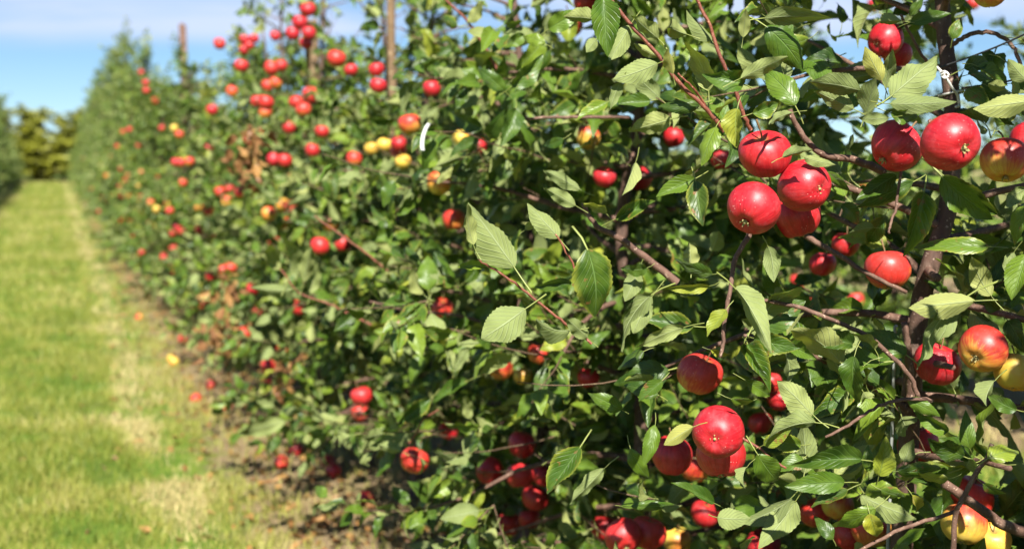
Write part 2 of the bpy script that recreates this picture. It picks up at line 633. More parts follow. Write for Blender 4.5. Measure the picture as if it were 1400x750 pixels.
# ------------------------------------------------------------------ tree skeletons
def grow(seed, height=2.45, dense_top=1.85, reach=0.60, n_br=44, low=0.32, shoot_len=1.0, trunk_path=None, density=1.0):
    """returns trunk path, branches, twigs, leaf arrays and hanging points, relative to the tree's foot"""
    rg = np.random.default_rng(seed)
    if trunk_path is None:
        zs = np.linspace(0, height, 9)
        wob = np.cumsum(rg.normal(0, 0.018, (9, 2)), axis=0)
        wob[0] = 0
        trunk_path = np.column_stack([wob, zs])
    tz = trunk_path[:, 2]

    def trunk_at(z):
        return np.array([np.interp(z, tz, trunk_path[:, 0]), np.interp(z, tz, trunk_path[:, 1]), z])
    branches, twigs = [], []
    pos, ydir, nrm, ln, wd, hang = [], [], [], [], [], []

    def leaf(p, d, n, l):
        pos.append(p); ydir.append(unit(d)); nrm.append(n); ln.append(l); wd.append(rg.uniform(0.85, 1.12))

    def rosette(p, out, k):
        a0 = rg.random() * 6.28
        out = unit(out + np.array((0, 0, 0.35)))
        x = unit(np.cross(out, (0.3, 0.2, 1)))
        y = np.cross(out, x)
        for i in range(k):
            a = a0 + i * 2.4 + rg.normal(0, 0.25)
            sp_ = rg.uniform(0.6, 1.45)
            d = out * math.cos(sp_) + (x * math.cos(a) + y * math.sin(a)) * math.sin(sp_)
            d[2] -= rg.uniform(0.0, 0.55)
            l = rg.uniform(0.042, 0.088)
            n = unit(np.array((0, 0, 1.0)) + rg.normal(0, 0.75, 3) + np.array((-0.2, -0.35, 0)) - 0.3 * out)
            d = unit(d)
            leaf(p + d * l * 0.28, d, n, l)

    def shoot(p, d, length, rad=0.0019):
        n = max(3, int(length / 0.05))
        pts = [p]
        d = unit(d)
        for i in range(n):
            d = unit(d + rg.normal(0, 0.07, 3) + np.array((0, 0, 0.05)))
            pts.append(pts[-1] + d * length / n)
        pts = np.array(pts)
        twigs.append((pts, np.linspace(rad, 0.0009, len(pts))))
        m = max(4, int(length / 0.016 * density))
        a = rg.random() * 6.28
        for i in range(m):
            t = (i + 0.6) / m
            q = pts[0] + 0
            f = t * n
            k = min(n - 1, int(f))
            q = pts[k] * (1 - (f - k)) + pts[k + 1] * (f - k)
            td = unit(pts[k + 1] - pts[k])
            x = unit(np.cross(td, (0.2, 0.3, 1)))
            y = np.cross(td, x)
            a += 2.4
            sp_ = rg.uniform(0.7, 1.25) * (1 - 0.45 * t)
            dd = td * math.cos(sp_) + (x * math.cos(a) + y * math.sin(a)) * math.sin(sp_)
            dd = unit(dd + np.array((0, 0, -rg.uniform(0, 0.45))))
            l = rg.uniform(0.052, 0.096) * (1 - 0.25 * t)
            nn = unit(np.array((0, 0, 0.7)) + rg.normal(0, 0.78, 3) + td * 0.3 + np.array((-0.2, -0.35, 0)))
            leaf(q + dd * l * 0.28, dd, nn, l)

    az = rg.random() * 6.28
    for b in range(n_br):
        t = (b + rg.random() * 0.8) / n_br
        z = low + (height - 0.12 - low) * t ** 1.05
        az += 2.4 + rg.normal(0, 0.3)
        h = z / dense_top
        if h < 1:
            L = reach * (1.0 - 0.50 * h ** 2.2) * rg.uniform(0.72, 1.12)
        else:
            L = reach * 0.36 * rg.uniform(0.4, 1.1)
        if h > 1 and rg.random() < 0.45:
            continue
        p = trunk_at(z)
        el = rg.uniform(0.0, 0.5) + (0.35 if h > 1 else 0)
        d = np.array((math.cos(az) * math.cos(el), math.sin(az) * math.cos(el), math.sin(el)))
        n = max(4, int(L / 0.07))
        pts = [p]
        for i in range(n):
            d = unit(d + rg.normal(0, 0.09, 3) + np.array((0, 0, -0.055)))
            pts.append(pts[-1] + d * L / n)
        pts = np.array(pts)
        r0 = 0.0045 + 0.008 * L
        branches.append((pts, np.linspace(r0, 0.0028, len(pts))))
        bf = rg.choice([0.35, 0.9, 1.25, 1.4])
        for i in range(1, len(pts)):
            out = unit(pts[i] - pts[i - 1])
            side = unit(np.cross(out, (0, 0, 1))) * (1 if rg.random() < 0.5 else -1)
            u = rg.random()
            if u < 0.60 * density * bf:
                rosette(pts[i], out * 0.3 + side * rg.uniform(0, 1) + np.array((0, 0, rg.uniform(-0.3, 0.6))), int(rg.integers(6, 11)))
            if u > 1 - 0.60 * bf and h < 1.02:
                dd = out * 0.6 + side * rg.uniform(0.3, 1.0) + np.array((0, 0, rg.uniform(-0.45, 0.75)))
                shoot(pts[i], dd, rg.uniform(0.10, 0.26) * shoot_len)
            elif u > 0.8:
                shoot(pts[i], out + np.array((0, 0, 0.6)), rg.uniform(0.08, 0.2))
            if i >= 2:
                hang.append(pts[i] + np.array((0, 0, -0.05)) + rg.normal(0, 0.02, 3))
        shoot(pts[-1], d, rg.uniform(0.12, 0.28))
    # leader shoots
    top = trunk_at(height)
    shoot(top, np.array((0, 0, 1.0)) + rg.normal(0, 0.15, 3), 0.3)
    for k in range(3):
        shoot(trunk_at(height - 0.15 - 0.12 * k), np.array((0, 0, 0.8)) + rg.normal(0, 0.4, 3), rg.uniform(0.2, 0.4))
    pos = np.array(pos); Y = np.array(ydir); N = np.array(nrm)
    N = N - (N * Y).sum(1)[:, None] * Y
    N /= np.linalg.norm(N, axis=1)[:, None] + 1e-9
    N[rg.random(len(N)) < 0.20] *= -1
    rt = trunk_path
    return dict(trunk=trunk_path, branches=branches, twigs=twigs, pos=pos, Y=Y, Z=N, L=np.array(ln), W=np.array(wd),
                rnd=rg.random(len(pos)), var=rg.integers(0, 12, len(pos)), hang=np.array(hang), height=height)


def joined_tubes(name, tubes, mat, sides=4):
    V, F, o = [], [], 0
    for pts, rad in tubes:
        v, f = tube(pts, rad, sides, False)
        V.append(v)
        F.append(np.array(f) + o)
        o += len(v)
    return mesh_from(name, np.concatenate(V), np.concatenate(F), mat)


# ------------------------------------------------------------------ ground
ROW_X = 1.35
g = poly_mesh('ground', [(-400, -60, 0), (400, -60, 0), (400, 900, 0), (-400, 900, 0)], [(0, 1, 2, 3)], GROUND, False)
go = obj('ground', g)
tag(go, 'grassy orchard ground with bare soil strips under the trees', 'ground', kind='structure')


# ------------------------------------------------------------------ things list from the photograph
# apples: x, y, radius in pixels, calyx pixel offset (or None), yellowness, label, group
APPLES = [
    (1045, 211, 36, None, 0.10, 'uppermost red apple of the tight hanging cluster of four', None),
    (1100, 255, 36, (25, 4), 0.05, 'red apple showing its pale calyx in the hanging cluster of four', None),
    (1030, 285, 37, (-14, 24), 0.05, 'speckled crimson apple at the lower end of the cluster of four', None),
    (1087, 296, 34, None, 0.12, 'shaded red apple tucked behind the cluster of four', None),
    (1224, 200, 36, (-20, 24), 0.05, 'round crimson apple hanging under the fan of pale leaves', None),
    (1300, 196, 40, (23, 8), 0.04, 'largest glossy red apple with open calyx, in front of the trunk', None),
    (1374, 219, 33, None, 0.5, 'orange and yellow apple half shaded by the red apple beside it', None),
    (1408, 196, 30, (-8, 20), 0.05, 'red apple overlapping the orange and yellow apple', None),
    (1211, 54, 24, (-14, 8), 0.02, 'dark red apple above the fan of pale leaves by the trunk', None),
    (1226, 74, 17, None, 0.02, 'small red apple peeking out behind the dark red apple near the trunk', None),
    (1213, 369, 31, None, 0.38, 'single pinkish apple with yellow base hanging from a thin bare twig', None),
    (1344, 477, 33, (-13, 15), 0.42, 'red apple with yellow lower cheek under folded leaves', None),
    (1386, 508, 27, None, 0.95, 'yellow apple hidden behind the red apple with yellow cheek', None),
    (1280, 497, 32, None, 0.05, 'deep red apple in the shade beside the trunk', None),
    (957, 511, 31, None, 0.42, 'orange red apple hanging above the pair of overlapping apples', None),
    (981, 590, 36, (-5, 12), 0.03, 'bright red apple with its calyx towards the alley, front of a pair', None),
    (986, 622, 34, None, 0.14, 'red apple half hidden directly behind the bright red apple', None),
    (918, 622, 28, None, 0.12, 'dark red apple in leaf shade beside the overlapping pair', None),
    (949, 636, 22, None, 0.5, 'orange apple wedged between the dark red apple and the pair', None),
    (853, 733, 26, (4, 20), 0.22, 'front red apple of the low cluster of three', None),
    (885, 728, 26, None, 0.42, 'orange apple of the low cluster of three', None),
    (827, 722, 20, None, 0.2, 'small red apple of the low cluster of three', None),
    (963, 702, 20, None, 0.15, 'red apple under leaves beneath the overlapping pair', None),
    (925, 738, 20, None, 0.8, 'yellowish apple low in the tree next to the cluster of three', None),
    (1044, 745, 24, None, 0.12, 'red apple hanging below a pale rosette of leaves', None),
    (1327, 680, 30, None, 0.42, 'red and orange apple behind a forked bare twig', None),
    (1318, 716, 31, None, 0.66, 'orange apple below the forked bare twig', None),
    (1357, 738, 26, None, 1.0, 'pale yellow apple next to the rough old branch', None),
    (1256, 608, 28, None, 0.35, 'red apple in shade above the leaf rosette', None),
    (1190, 722, 27, None, 0.55, 'peach coloured apple half covered by a broad leaf', None),
    (1115, 700, 22, None, 0.5, 'orange apple shaded by the leaf rosette', None),
    (1145, 690, 22, None, 0.7, 'yellow orange apple among the petioles of the leaf rosette', None),
    (1160, 730, 22, None, 0.4, 'reddish apple underneath the leaf rosette', None),
    (1352, -10, 22, None, 0.6, 'orange apple above the arching twig', None),
    (712, 649, 20, None, 0.15, 'red apple in the middle of the shaded low bunch', None),
    (713, 607, 19, None, 0.15, 'red apple topping the shaded low bunch', None),
    (669, 643, 19, (-6, 8), 0.15, 'red apple on the outer edge of the shaded low bunch', None),
    (731, 680, 19, None, 0.25, 'orange red apple at the underside of the shaded low bunch', None),
    (743, 650, 16, None, 0.1, 'red apple at the back of the shaded low bunch', None),
    (695, 715, 17, None, 0.3, 'lowest apple beneath the shaded bunch', None),
    (724, 708, 15, None, 0.2, 'small red apple beneath the shaded bunch', None),
    (567, 629, 20, None, 0.45, 'single salmon red apple hanging low at the branch tip over the alley', None),
    (494, 541, 15, None, 0.2, 'small red apple hanging at a branch tip beside the alley', None),
    (492, 563, 13, None, 0.4, 'pinkish apple just beneath the small red tip apple', None),
    (613, 588, 14, None, 0.1, 'dark red apple behind the long curved leaves', None),
    (804, 516, 14, None, 0.05, 'little crimson apple alone in dark foliage', None),
    (736, 483, 15, None, 0.55, 'peachy apple beside the orange and yellow pair', None),
    (684, 503, 17, None, 0.6, 'orange apple partly covered by a small leaf', None),
    (715, 514, 12, None, 1.0, 'green yellow apple behind the orange apple', None),
    (605, 421, 15, None, 0.5, 'coral red apple at the end of a long bare twig', None),
    (871, 243, 20, None, 0.12, 'red apple half behind an upright pale leaf', None),
    (826, 242, 16, None, 0.08, 'crimson apple next to the one behind the upright leaf', None),
    (804, 188, 17, None, 0.6, 'two toned red and yellow apple in dark leaves', None),
    (778, 33, 19, None, 0.1, 'red apple beneath a drooping pale leaf near the shoot tips', None),
    (800, 4, 16, None, 0.2, 'red apple high up behind the dark drooping leaf', None),
    (921, 187, 14, None, 0.1, 'red apple covered by a horizontal grey green leaf', None),
    (986, 218, 13, None, 0.12, 'small red apple behind the cluster of four', None),
    (1125, 361, 15, None, 0.1, 'small red apple deep in the tree below the cluster of four', None),
    (1156, 334, 12, None, 0.15, 'little red apple seen through a gap below the calyx apple', None),
    (1052, 522, 14, None, 0.3, 'orange red apple among folded leaves under the long branch', None),
    (1065, 545, 15, None, 0.1, 'red apple under the folded leaves and long branch', None),
    (1040, 578, 14, None, 0.2, 'red apple behind the curled petiole beside the pair', None),
    (515, 95, 11, None, 0.12, 'upper one of two bright red apples beside the thin stake', None),
    (517, 117, 12, None, 0.12, 'lower one of two bright red apples beside the thin stake', None),
    (480, 96, 9, None, 0.15, 'red apple on the thick wooden post side of the bright pair', None),
    (590, 121, 11, None, 0.08, 'red apple under dark leaves by the thin stake', None),
    (508, 203, 9, None, 1.0, 'small yellow apple, first of the yellow apples', None),
    (526, 198, 11, None, 0.98, 'biggest of the yellow apples on the fourth tree', None),
    (551, 221, 10, None, 0.92, 'yellow apple below the biggest yellow apple', None),
    (545, 196, 10, None, 0.1, 'red apple touching the yellow apples', None),
    (544, 207, 8, None, 0.12, 'small red apple tucked under the one touching the yellow apples', None),
    (630, 189, 9, None, 0.95, 'yellow apple near the white plastic tag', None),
    (654, 200, 9, None, 0.1, 'red apple next to the yellow apple by the white tag', None),
    (484, 217, 11, None, 0.5, 'orange apple on the alley side of the yellow apples', None),
    (440, 180, 10, None, 0.25, 'red apple above the orange one', None),
    (427, 205, 10, None, 0.2, 'red apple beside a bright folded leaf', None),
    (410, 31, 11, None, 0.05, 'middle red apple of the bunch on the wooden post', None),
    (421, 13, 11, None, 0.08, 'top red apple of the bunch on the wooden post', None),
    (400, 46, 10, None, 0.05, 'outer red apple of the bunch on the wooden post', None),
    (422, 45, 10, None, 0.08, 'inner red apple of the bunch on the wooden post', None),
    (418, 59, 9, None, 0.05, 'lowest red apple of the bunch on the wooden post', None),
    (376, 49, 7, None, 0.1, 'lone red apple against the sky on a bare twig', None),
    (334, 54, 7, None, 0.12, 'red apple in the small bunch on a tall leader', 'bunch on the tall leader'),
    (347, 53, 7, None, 0.12, 'red apple in the small bunch on a tall leader', 'bunch on the tall leader'),
    (341, 62, 7, None, 0.2, 'red apple in the small bunch on a tall leader', 'bunch on the tall leader'),
    (334, 68, 7, None, 0.12, 'red apple in the small bunch on a tall leader', 'bunch on the tall leader'),
]
# lower left, over the alley: all loose red and orange spots of the farther trees
SPOTS = [(384, 90, .3), (371, 93, .15), (366, 117, .2), (377, 113, .2), (317, 125, .3), (351, 138, .1), (363, 140, .2), (363, 154, .15),
         (355, 179, .1), (395, 174, .2), (342, 190, .1), (285, 203, .1), (374, 218, .05), (389, 219, .1), (238, 175, 1.), (221, 175, .2),
         (245, 184, .5), (193, 99, .1), (199, 113, .15), (200, 124, .2), (212, 138, .3), (189, 199, .2), (177, 177, .1), (168, 180, .3),
         (247, 222, .1), (240, 222, .2), (259, 221, .1), (314, 259, .15), (328, 262, .3), (301, 262, .2), (311, 275, .4), (203, 283, .4),
         (214, 286, .5), (232, 288, .45), (240, 267, .3), (272, 284, .3), (284, 288, .2), (248, 315, .08), (272, 315, .08), (289, 325, .5),
         (367, 292, .4), (386, 280, .5), (397, 283, .2), (389, 305, .1), (376, 332, .3), (437, 336, .1), (248, 343, .08), (237, 340, .1),
         (305, 369, .1), (315, 366, .12), (288, 377, .1), (267, 419, .05), (277, 416, .1), (306, 443, .1), (334, 455, .1), (352, 425, .1),
         (387, 477, .1), (367, 500, .1), (403, 622, .1), (408, 420, .1), (345, 395, .1), (468, 333, .3), (451, 305, .2), (250, 250, .2),
         (160, 200, .3), (150, 215, .3), (215, 240, .3), (228, 312, .2), (190, 255, .4), (175, 240, .3), (290, 150, .1), (330, 90, .3),
         (405, 140, .2), (425, 130, .15), (415, 150, .1), (460, 80, .2), (300, 60, .2), (560, 170, .3), (600, 250, .3), (620, 300, .3)]

# leaves read off the photograph: base x,y, tip x,y, side up (T) or underside (U), width factor, depth
HL = '''703,365,643,279,U,1.0,1.74|647,334,629,279,U,.75,1.72|663,365,625,362,T,.7,1.76|718,422,651,471,U,1.05,1.72|779,452,718,455,U,.8,1.75
804,462,776,436,U,.9,1.76|803,340,833,429,T,1.25,1.76|890,403,819,459,U,.8,1.72|891,406,856,462,U,.75,1.74|764,325,723,279,U,.9,1.85
718,314,736,299,U,.9,1.9|787,281,746,258,U,.8,1.9|781,388,733,388,T,.7,1.82|899,87,839,112,U,.95,1.74|848,112,831,149,U,.8,1.74
824,-2,831,69,T,1.0,1.7|861,35,835,80,U,.85,1.76|900,53,864,24,U,1.1,1.74|939,47,900,35,U,1.1,1.75|920,101,913,65,U,.85,1.72
901,77,865,61,U,.7,1.78|969,124,959,51,U,.9,1.78|973,56,939,16,U,.9,1.8|1016,51,1020,13,U,.8,1.76|1013,107,1077,75,U,.6,1.72
1016,115,975,98,T,1.3,1.74|1008,149,1000,199,T,1.25,1.7|979,173,957,215,T,1.0,1.72|1029,155,1067,143,T,1.1,1.7|957,144,904,148,T,.7,1.78
1087,144,1053,84,T,1.0,1.74|813,27,771,19,U,1.1,2.1|816,53,800,72,U,1.2,2.0|1176,124,1104,104,U,.8,1.72|1184,154,1198,106,U,1.15,1.68
1206,110,1184,67,U,.9,1.7|1212,120,1218,68,U,.7,1.72|1219,131,1280,77,U,1.15,1.68|1220,133,1278,102,T,.6,1.7|1218,142,1300,143,U,.6,1.67
1218,154,1270,166,T,.8,1.68|1167,149,1116,126,U,.9,1.74|1215,161,1170,166,U,.7,1.66|1045,25,1122,16,U,.7,1.78|1047,36,1107,86,T,1.0,1.8
1083,154,1040,166,U,.5,1.7|1244,31,1297,16,T,.7,1.9|1244,22,1263,-2,T,.9,1.92|1232,29,1189,27,U,.8,1.9|1302,54,1312,24,T,1.1,2.0
1318,94,1363,76,T,.95,1.95|1324,102,1368,96,T,1.0,1.9|1405,110,1376,84,U,1.2,1.7|1412,138,1331,147,U,.8,1.66|1374,122,1349,112,U,1.1,1.74
1263,264,1243,339,T,.9,1.68|1288,241,1352,305,T,.85,1.68|1290,240,1362,300,T,.8,1.71|1225,239,1172,272,T,.7,1.8|1248,249,1184,279,T,.7,1.84
1333,411,1241,419,U,.7,1.66|1317,408,1216,490,U,.75,1.68|1352,337,1264,332,T,.55,1.85|1402,258,1359,280,U,.7,1.66|1404,281,1380,327,T,1.1,1.66
1386,345,1363,385,U,.8,1.7|1402,348,1387,407,T,1.1,1.64|1355,404,1317,353,U,.9,1.8|1195,311,1158,313,U,.9,1.85|935,447,866,469,U,.6,1.72
1005,394,1067,462,U,.7,1.7|993,423,969,459,T,1.1,1.7|969,391,914,398,T,.45,1.76|1050,337,1066,380,U,1.0,1.74|885,366,853,374,T,1.1,1.8
872,370,856,412,U,1.1,1.82|974,375,938,372,T,.9,1.78|945,366,942,332,U,1.3,1.84|972,478,1000,484,T,.8,1.80|1151,497,1085,423,U,.8,1.85
1112,567,1067,521,U,1.1,1.8|1168,487,1155,548,T,1.0,1.8|1115,577,1035,575,U,.75,1.72|1177,628,1097,620,T,.75,1.68|1154,659,1084,661,T,.7,1.66
1159,669,1112,693,T,.8,1.65|1187,644,1187,611,T,.9,1.7|1202,649,1215,603,T,1.1,1.7|1227,644,1298,647,T,.65,1.72|1204,669,1239,684,T,1.1,1.68
1197,694,1139,732,T,.75,1.66|1189,702,1199,740,T,1.3,1.66|1316,623,1268,598,T,.9,1.68|1351,626,1399,600,T,1.05,1.66|1344,661,1371,681,T,1.1,1.7
1326,613,1314,573,T,.9,1.78|1139,737,1123,709,T,1.1,1.66|1247,676,1262,705,T,1.0,1.7|1297,654,1249,660,T,.75,1.7|1098,626,1073,638,T,1.3,1.74
1095,608,1050,603,T,.9,1.78|1237,631,1246,603,U,1.4,1.76|948,583,907,605,U,.85,1.68|793,611,750,674,T,.95,1.95|826,640,782,687,U,.65,1.95
896,580,887,631,T,.75,1.72|862,613,878,661,T,.85,1.9|1036,621,1072,679,T,.95,1.7|1021,638,1002,669,U,.75,1.7|1044,608,1077,593,T,1.0,1.72
976,687,922,661,T,.6,1.76|981,707,1020,712,U,1.3,1.68|1016,752,1025,717,U,.8,1.66|863,692,922,693,T,.5,1.85|793,259,745,232,U,.6,2.0
829,292,796,264,U,.85,2.0|869,222,852,268,U,.85,2.05|951,244,900,269,T,.85,1.8|951,247,961,307,T,.9,1.76|842,299,897,274,T,.75,2.1
382,368,352,330,U,.8,3.4|395,378,405,312,U,.8,3.4|415,385,425,335,U,.8,3.4|400,395,350,402,U,.8,3.4|425,400,434,358,U,.9,3.45
390,575,316,595,U,.6,4.1|375,555,352,543,U,.9,4.1|430,552,398,540,U,.7,4.1|588,545,545,580,T,.7,2.9|640,520,590,545,T,.6,2.9
655,585,605,575,T,.7,2.9|620,505,615,475,U,.9,2.9|640,475,615,508,U,.8,2.85|700,118,745,80,T,.9,2.4|690,125,660,95,T,.9,2.5
660,175,610,160,T,.9,2.8|655,190,615,215,T,.8,2.8|705,150,690,195,T,.9,2.6|640,30,665,5,U,1,2.9|625,35,600,25,T,1,2.9
750,40,790,15,T,1,2.2|745,60,715,45,T,1,2.2|830,140,790,165,T,.8,2.1|770,190,740,205,T,.8,2.3|1130,235,1165,260,T,.6,1.76
1070,215,1110,200,U,.7,1.7|1100,215,1135,228,U,.7,1.72|1165,470,1115,455,T,.9,1.85|1060,300,1085,335,T,.9,1.85|1150,280,1190,300,T,.9,1.9
1240,545,1285,565,T,.8,1.85|1360,520,1330,560,U,1,1.75|1390,560,1350,545,T,1,1.75|1295,590,1255,565,T,.9,1.85|900,540,860,520,T,1,1.8
880,480,840,500,T,.9,1.85|1020,520,1060,545,T,.7,1.75|1000,545,1045,560,T,.7,1.72|905,520,875,548,T,1,1.76|850,560,815,540,T,.9,1.95'''
HERO_LEAVES = []
for row in HL.replace('\n', '|').split('|'):
    q = row.split(',')
    HERO_LEAVES.append((float(q[0]), float(q[1]), float(q[2]), float(q[3]), q[4], float(q[5]), float(q[6])))

# branches and shoots read off the photograph: kind, start/end radius (mm), depth, pixels
HERO_BR = [
    ('shoot', 2.2, 1.4, 1.745, [(809, 469), (775, 443), (747, 422), (707, 390), (683, 373), (657, 356), (648, 338)]),
    ('shoot', 2.2, 1.3, 1.84, [(815, 431), (802, 410), (784, 363), (766, 331), (760, 320)]),
    ('branch', 7, 3.5, 2.0, [(925, 385), (882, 351), (845, 324), (815, 308), (796, 278)]),
    ('shoot', 3.4, 2.6, 1.745, [(990, 180), (981, 168), (963, 145), (931, 117), (901, 77), (867, 40), (835, 0), (815, -28)]),
    ('shoot', 3.2, 2.4, 1.78, [(1026, 178), (1019, 163), (1005, 120), (987, 83), (971, 37), (953, 0), (945, -20)]),
    ('shoot', 1.8, 1.3, 1.74, [(965, 144), (947, 120), (927, 100)]),
    ('branch', 6.0, 3.4, 1.80, [(1210, 235), (1165, 218), (1130, 213), (1105, 195), (1085, 165), (1081, 150)]),
    ('branch', 4.2, 3.0, 2.02, [(1302, 62), (1316, 52), (1334, 45), (1356, 45), (1376, 55), (1388, 70), (1396, 92)]),
    ('branch', 2.6, 2.0, 1.92, [(1275, 95), (1258, 70), (1239, 36), (1232, 20)]),
    ('branch', 2.4, 1.8, 1.775, [(1234, 225), (1231, 239), (1224, 287), (1217, 305), (1216, 318)]),
    ('branch', 4.2, 2.6, 1.77, [(1026, 318), (1019, 330), (1005, 356), (999, 394), (993, 428), (988, 469), (985, 488)]),
    ('branch', 3.8, 3.0, 1.86, [(1262, 560), (1253, 537), (1243, 513), (1221, 489), (1187, 460), (1147, 441), (1107, 425), (1053, 411), (1020, 414)]),
    ('branch', 3.2, 2.2, 1.82, [(1275, 548), (1260, 545), (1221, 548), (1189, 561), (1164, 578), (1128, 598)]),
    ('branch', 4.0, 3.0, 1.68, [(1300, 775), (1303, 750), (1306, 702), (1313, 687), (1336, 643), (1349, 626), (1356, 605)]),
    ('branch', 3.0, 2.0, 1.68, [(1306, 699), (1237, 722), (1176, 752), (1150, 775)]),
    ('branch', 9.0, 7.0, 1.90, [(1420, 735), (1370, 715), (1340, 695), (1290, 660)]),
    ('shoot', 2.2, 1.5, 1.72, [(990, 585), (1035, 610), (1058, 630), (1075, 640)]),
    ('shoot', 3.0, 2.0, 3.4, [(508, 444), (470, 425), (450, 415), (410, 400), (387, 372), (380, 362)]),
    ('branch', 5.0, 2.5, 3.3, [(660, 440), (620, 430), (560, 424), (505, 412)]),
    ('shoot', 3.0, 2.0, 3.3, [(530, 370), (490, 338), (450, 310), (430, 295)]),
    ('shoot', 4.0, 2.2, 2.9, [(685, 105), (660, 60), (640, 30), (610, 0), (600, -15)]),
    ('branch', 4.0, 2.5, 2.5, [(860, 160), (800, 160), (760, 160), (720, 162)]),
    ('branch', 5.0, 3.0, 1.92, [(1100, 322), (1140, 345), (1180, 370), (1240, 400)]),
    ('branch', 7.0, 5.0, 1.92, [(1245, 545), (1243, 500), (1241, 470), (1236, 440)]),
    ('shoot', 2.4, 1.6, 2.9, [(560, 605), (570, 590), (580, 572), (600, 560)]),
]

# ------------------------------------------------------------------ place apples from pixels
APPLE_R = 0.0375


def apple_depth(px, py, r):
    """distance from its usual size, kept inside the tree's crown"""
    d = FPX * APPLE_R / r
    rr = ray(px, py)
    X = rr[0] * d
    lo, hi = 0.62, (1.45 if px > 860 else 1.2 if px > 600 else 1.08) if r < 18 else 1.4
    if r >= 28: lo, hi = 0.6, 2.0
    d = min(max(X, lo), hi) / rr[0]
    return d


placed = []        # centre, radius, calyx offset, yellowness, label, group, (px,py,rpx,depth)
for (px, py, rp, cal, yel, lab, grp) in APPLES:
    d = apple_depth(px, py, rp)
    c = at(px, py, d)
    rad = rp * d / FPX
    rad = min(max(rad, 0.027), 0.0405)
    placed.append([c, rad, cal, yel, lab, grp, (px, py, rp, d)])
N_NAMED = len(placed)
for (px, py, yel) in SPOTS:
    yel = min(1, yel + random.Random(px + py).choice([0.0, 0.15, 0.25, 0.4]))
    r0 = ray(px, py)
    X = 0.80 + 0.32 * random.Random(px * 7 + py).random()
    d = X / r0[0]
    if d > 30: d = 30
    placed.append([at(px, py, d), 0.034, None, yel, None, None, (px, py, FPX * 0.036 / d, d)])

# apples that would touch: the later one hangs further back in its bunch
for i in range(len(placed)):
    for j in range(i):
        a, b = placed[j], placed[i]
        for _ in range(40):
            if np.linalg.norm(a[0] - b[0]) >= 0.97 * (a[1] + b[1]):
                break
            px, py, rp, d = b[6]
            b[6] = (px, py, rp, d + 0.004)
            b[0] = at(px, py, d + 0.004)

# ------------------------------------------------------------------ detailed trees
TREE_Y = [0.62, 1.66, 2.66, 3.68, 4.66, 5.70, 6.72, 7.74, 8.72]
hero_tr_px = [(1288, -160, 2.14), (1288, 0, 2.10), (1294, 70, 2.08), (1299, 110, 2.07), (1303, 180, 2.06), (1296, 287, 2.06), (1272, 359, 2.06),
              (1256, 430, 2.08), (1248, 520, 2.10), (1240, 640, 2.14)]
hero_tr = np.array([at(*q) for q in hero_tr_px])[::-1]
foot = hero_tr[0] * (1, 1, 0) + np.array((-0.02, 0.02, 0))
foot0 = np.array((foot[0], foot[1], 0.0))
hero_tr = np.vstack([foot0, hero_tr, hero_tr[-1] + np.array((0.02, 0.0, 0.35)), hero_tr[-1] + np.array((0.0, 0.03, 0.75))])
FOOT = [np.array((ROW_X + (0.04 if i % 2 else -0.03), y, 0.0)) for i, y in enumerate(TREE_Y)]
FOOT[1] = foot0

TREES = []
for i, y in enumerate(TREE_Y):
    tp = hero_tr - foot0 if i == 1 else None
    hgt = [2.3, float(hero_tr[-1][2]), 2.35, 2.25, 2.1, 2.2, 2.3, 2.35, 2.2][i]
    dt = [1.75, 1.8, 1.78, 1.7, 1.6, 1.62, 1.65, 1.68, 1.68][i]
    T = grow(100 + i, hgt, dt, 0.60, [46, 68, 76, 74, 66, 60, 60, 56, 56][i], 0.28, 1.05, tp)
    T['pos'] = T['pos'] + FOOT[i]
    T['hang'] = T['hang'] + FOOT[i]
    TREES.append(T)

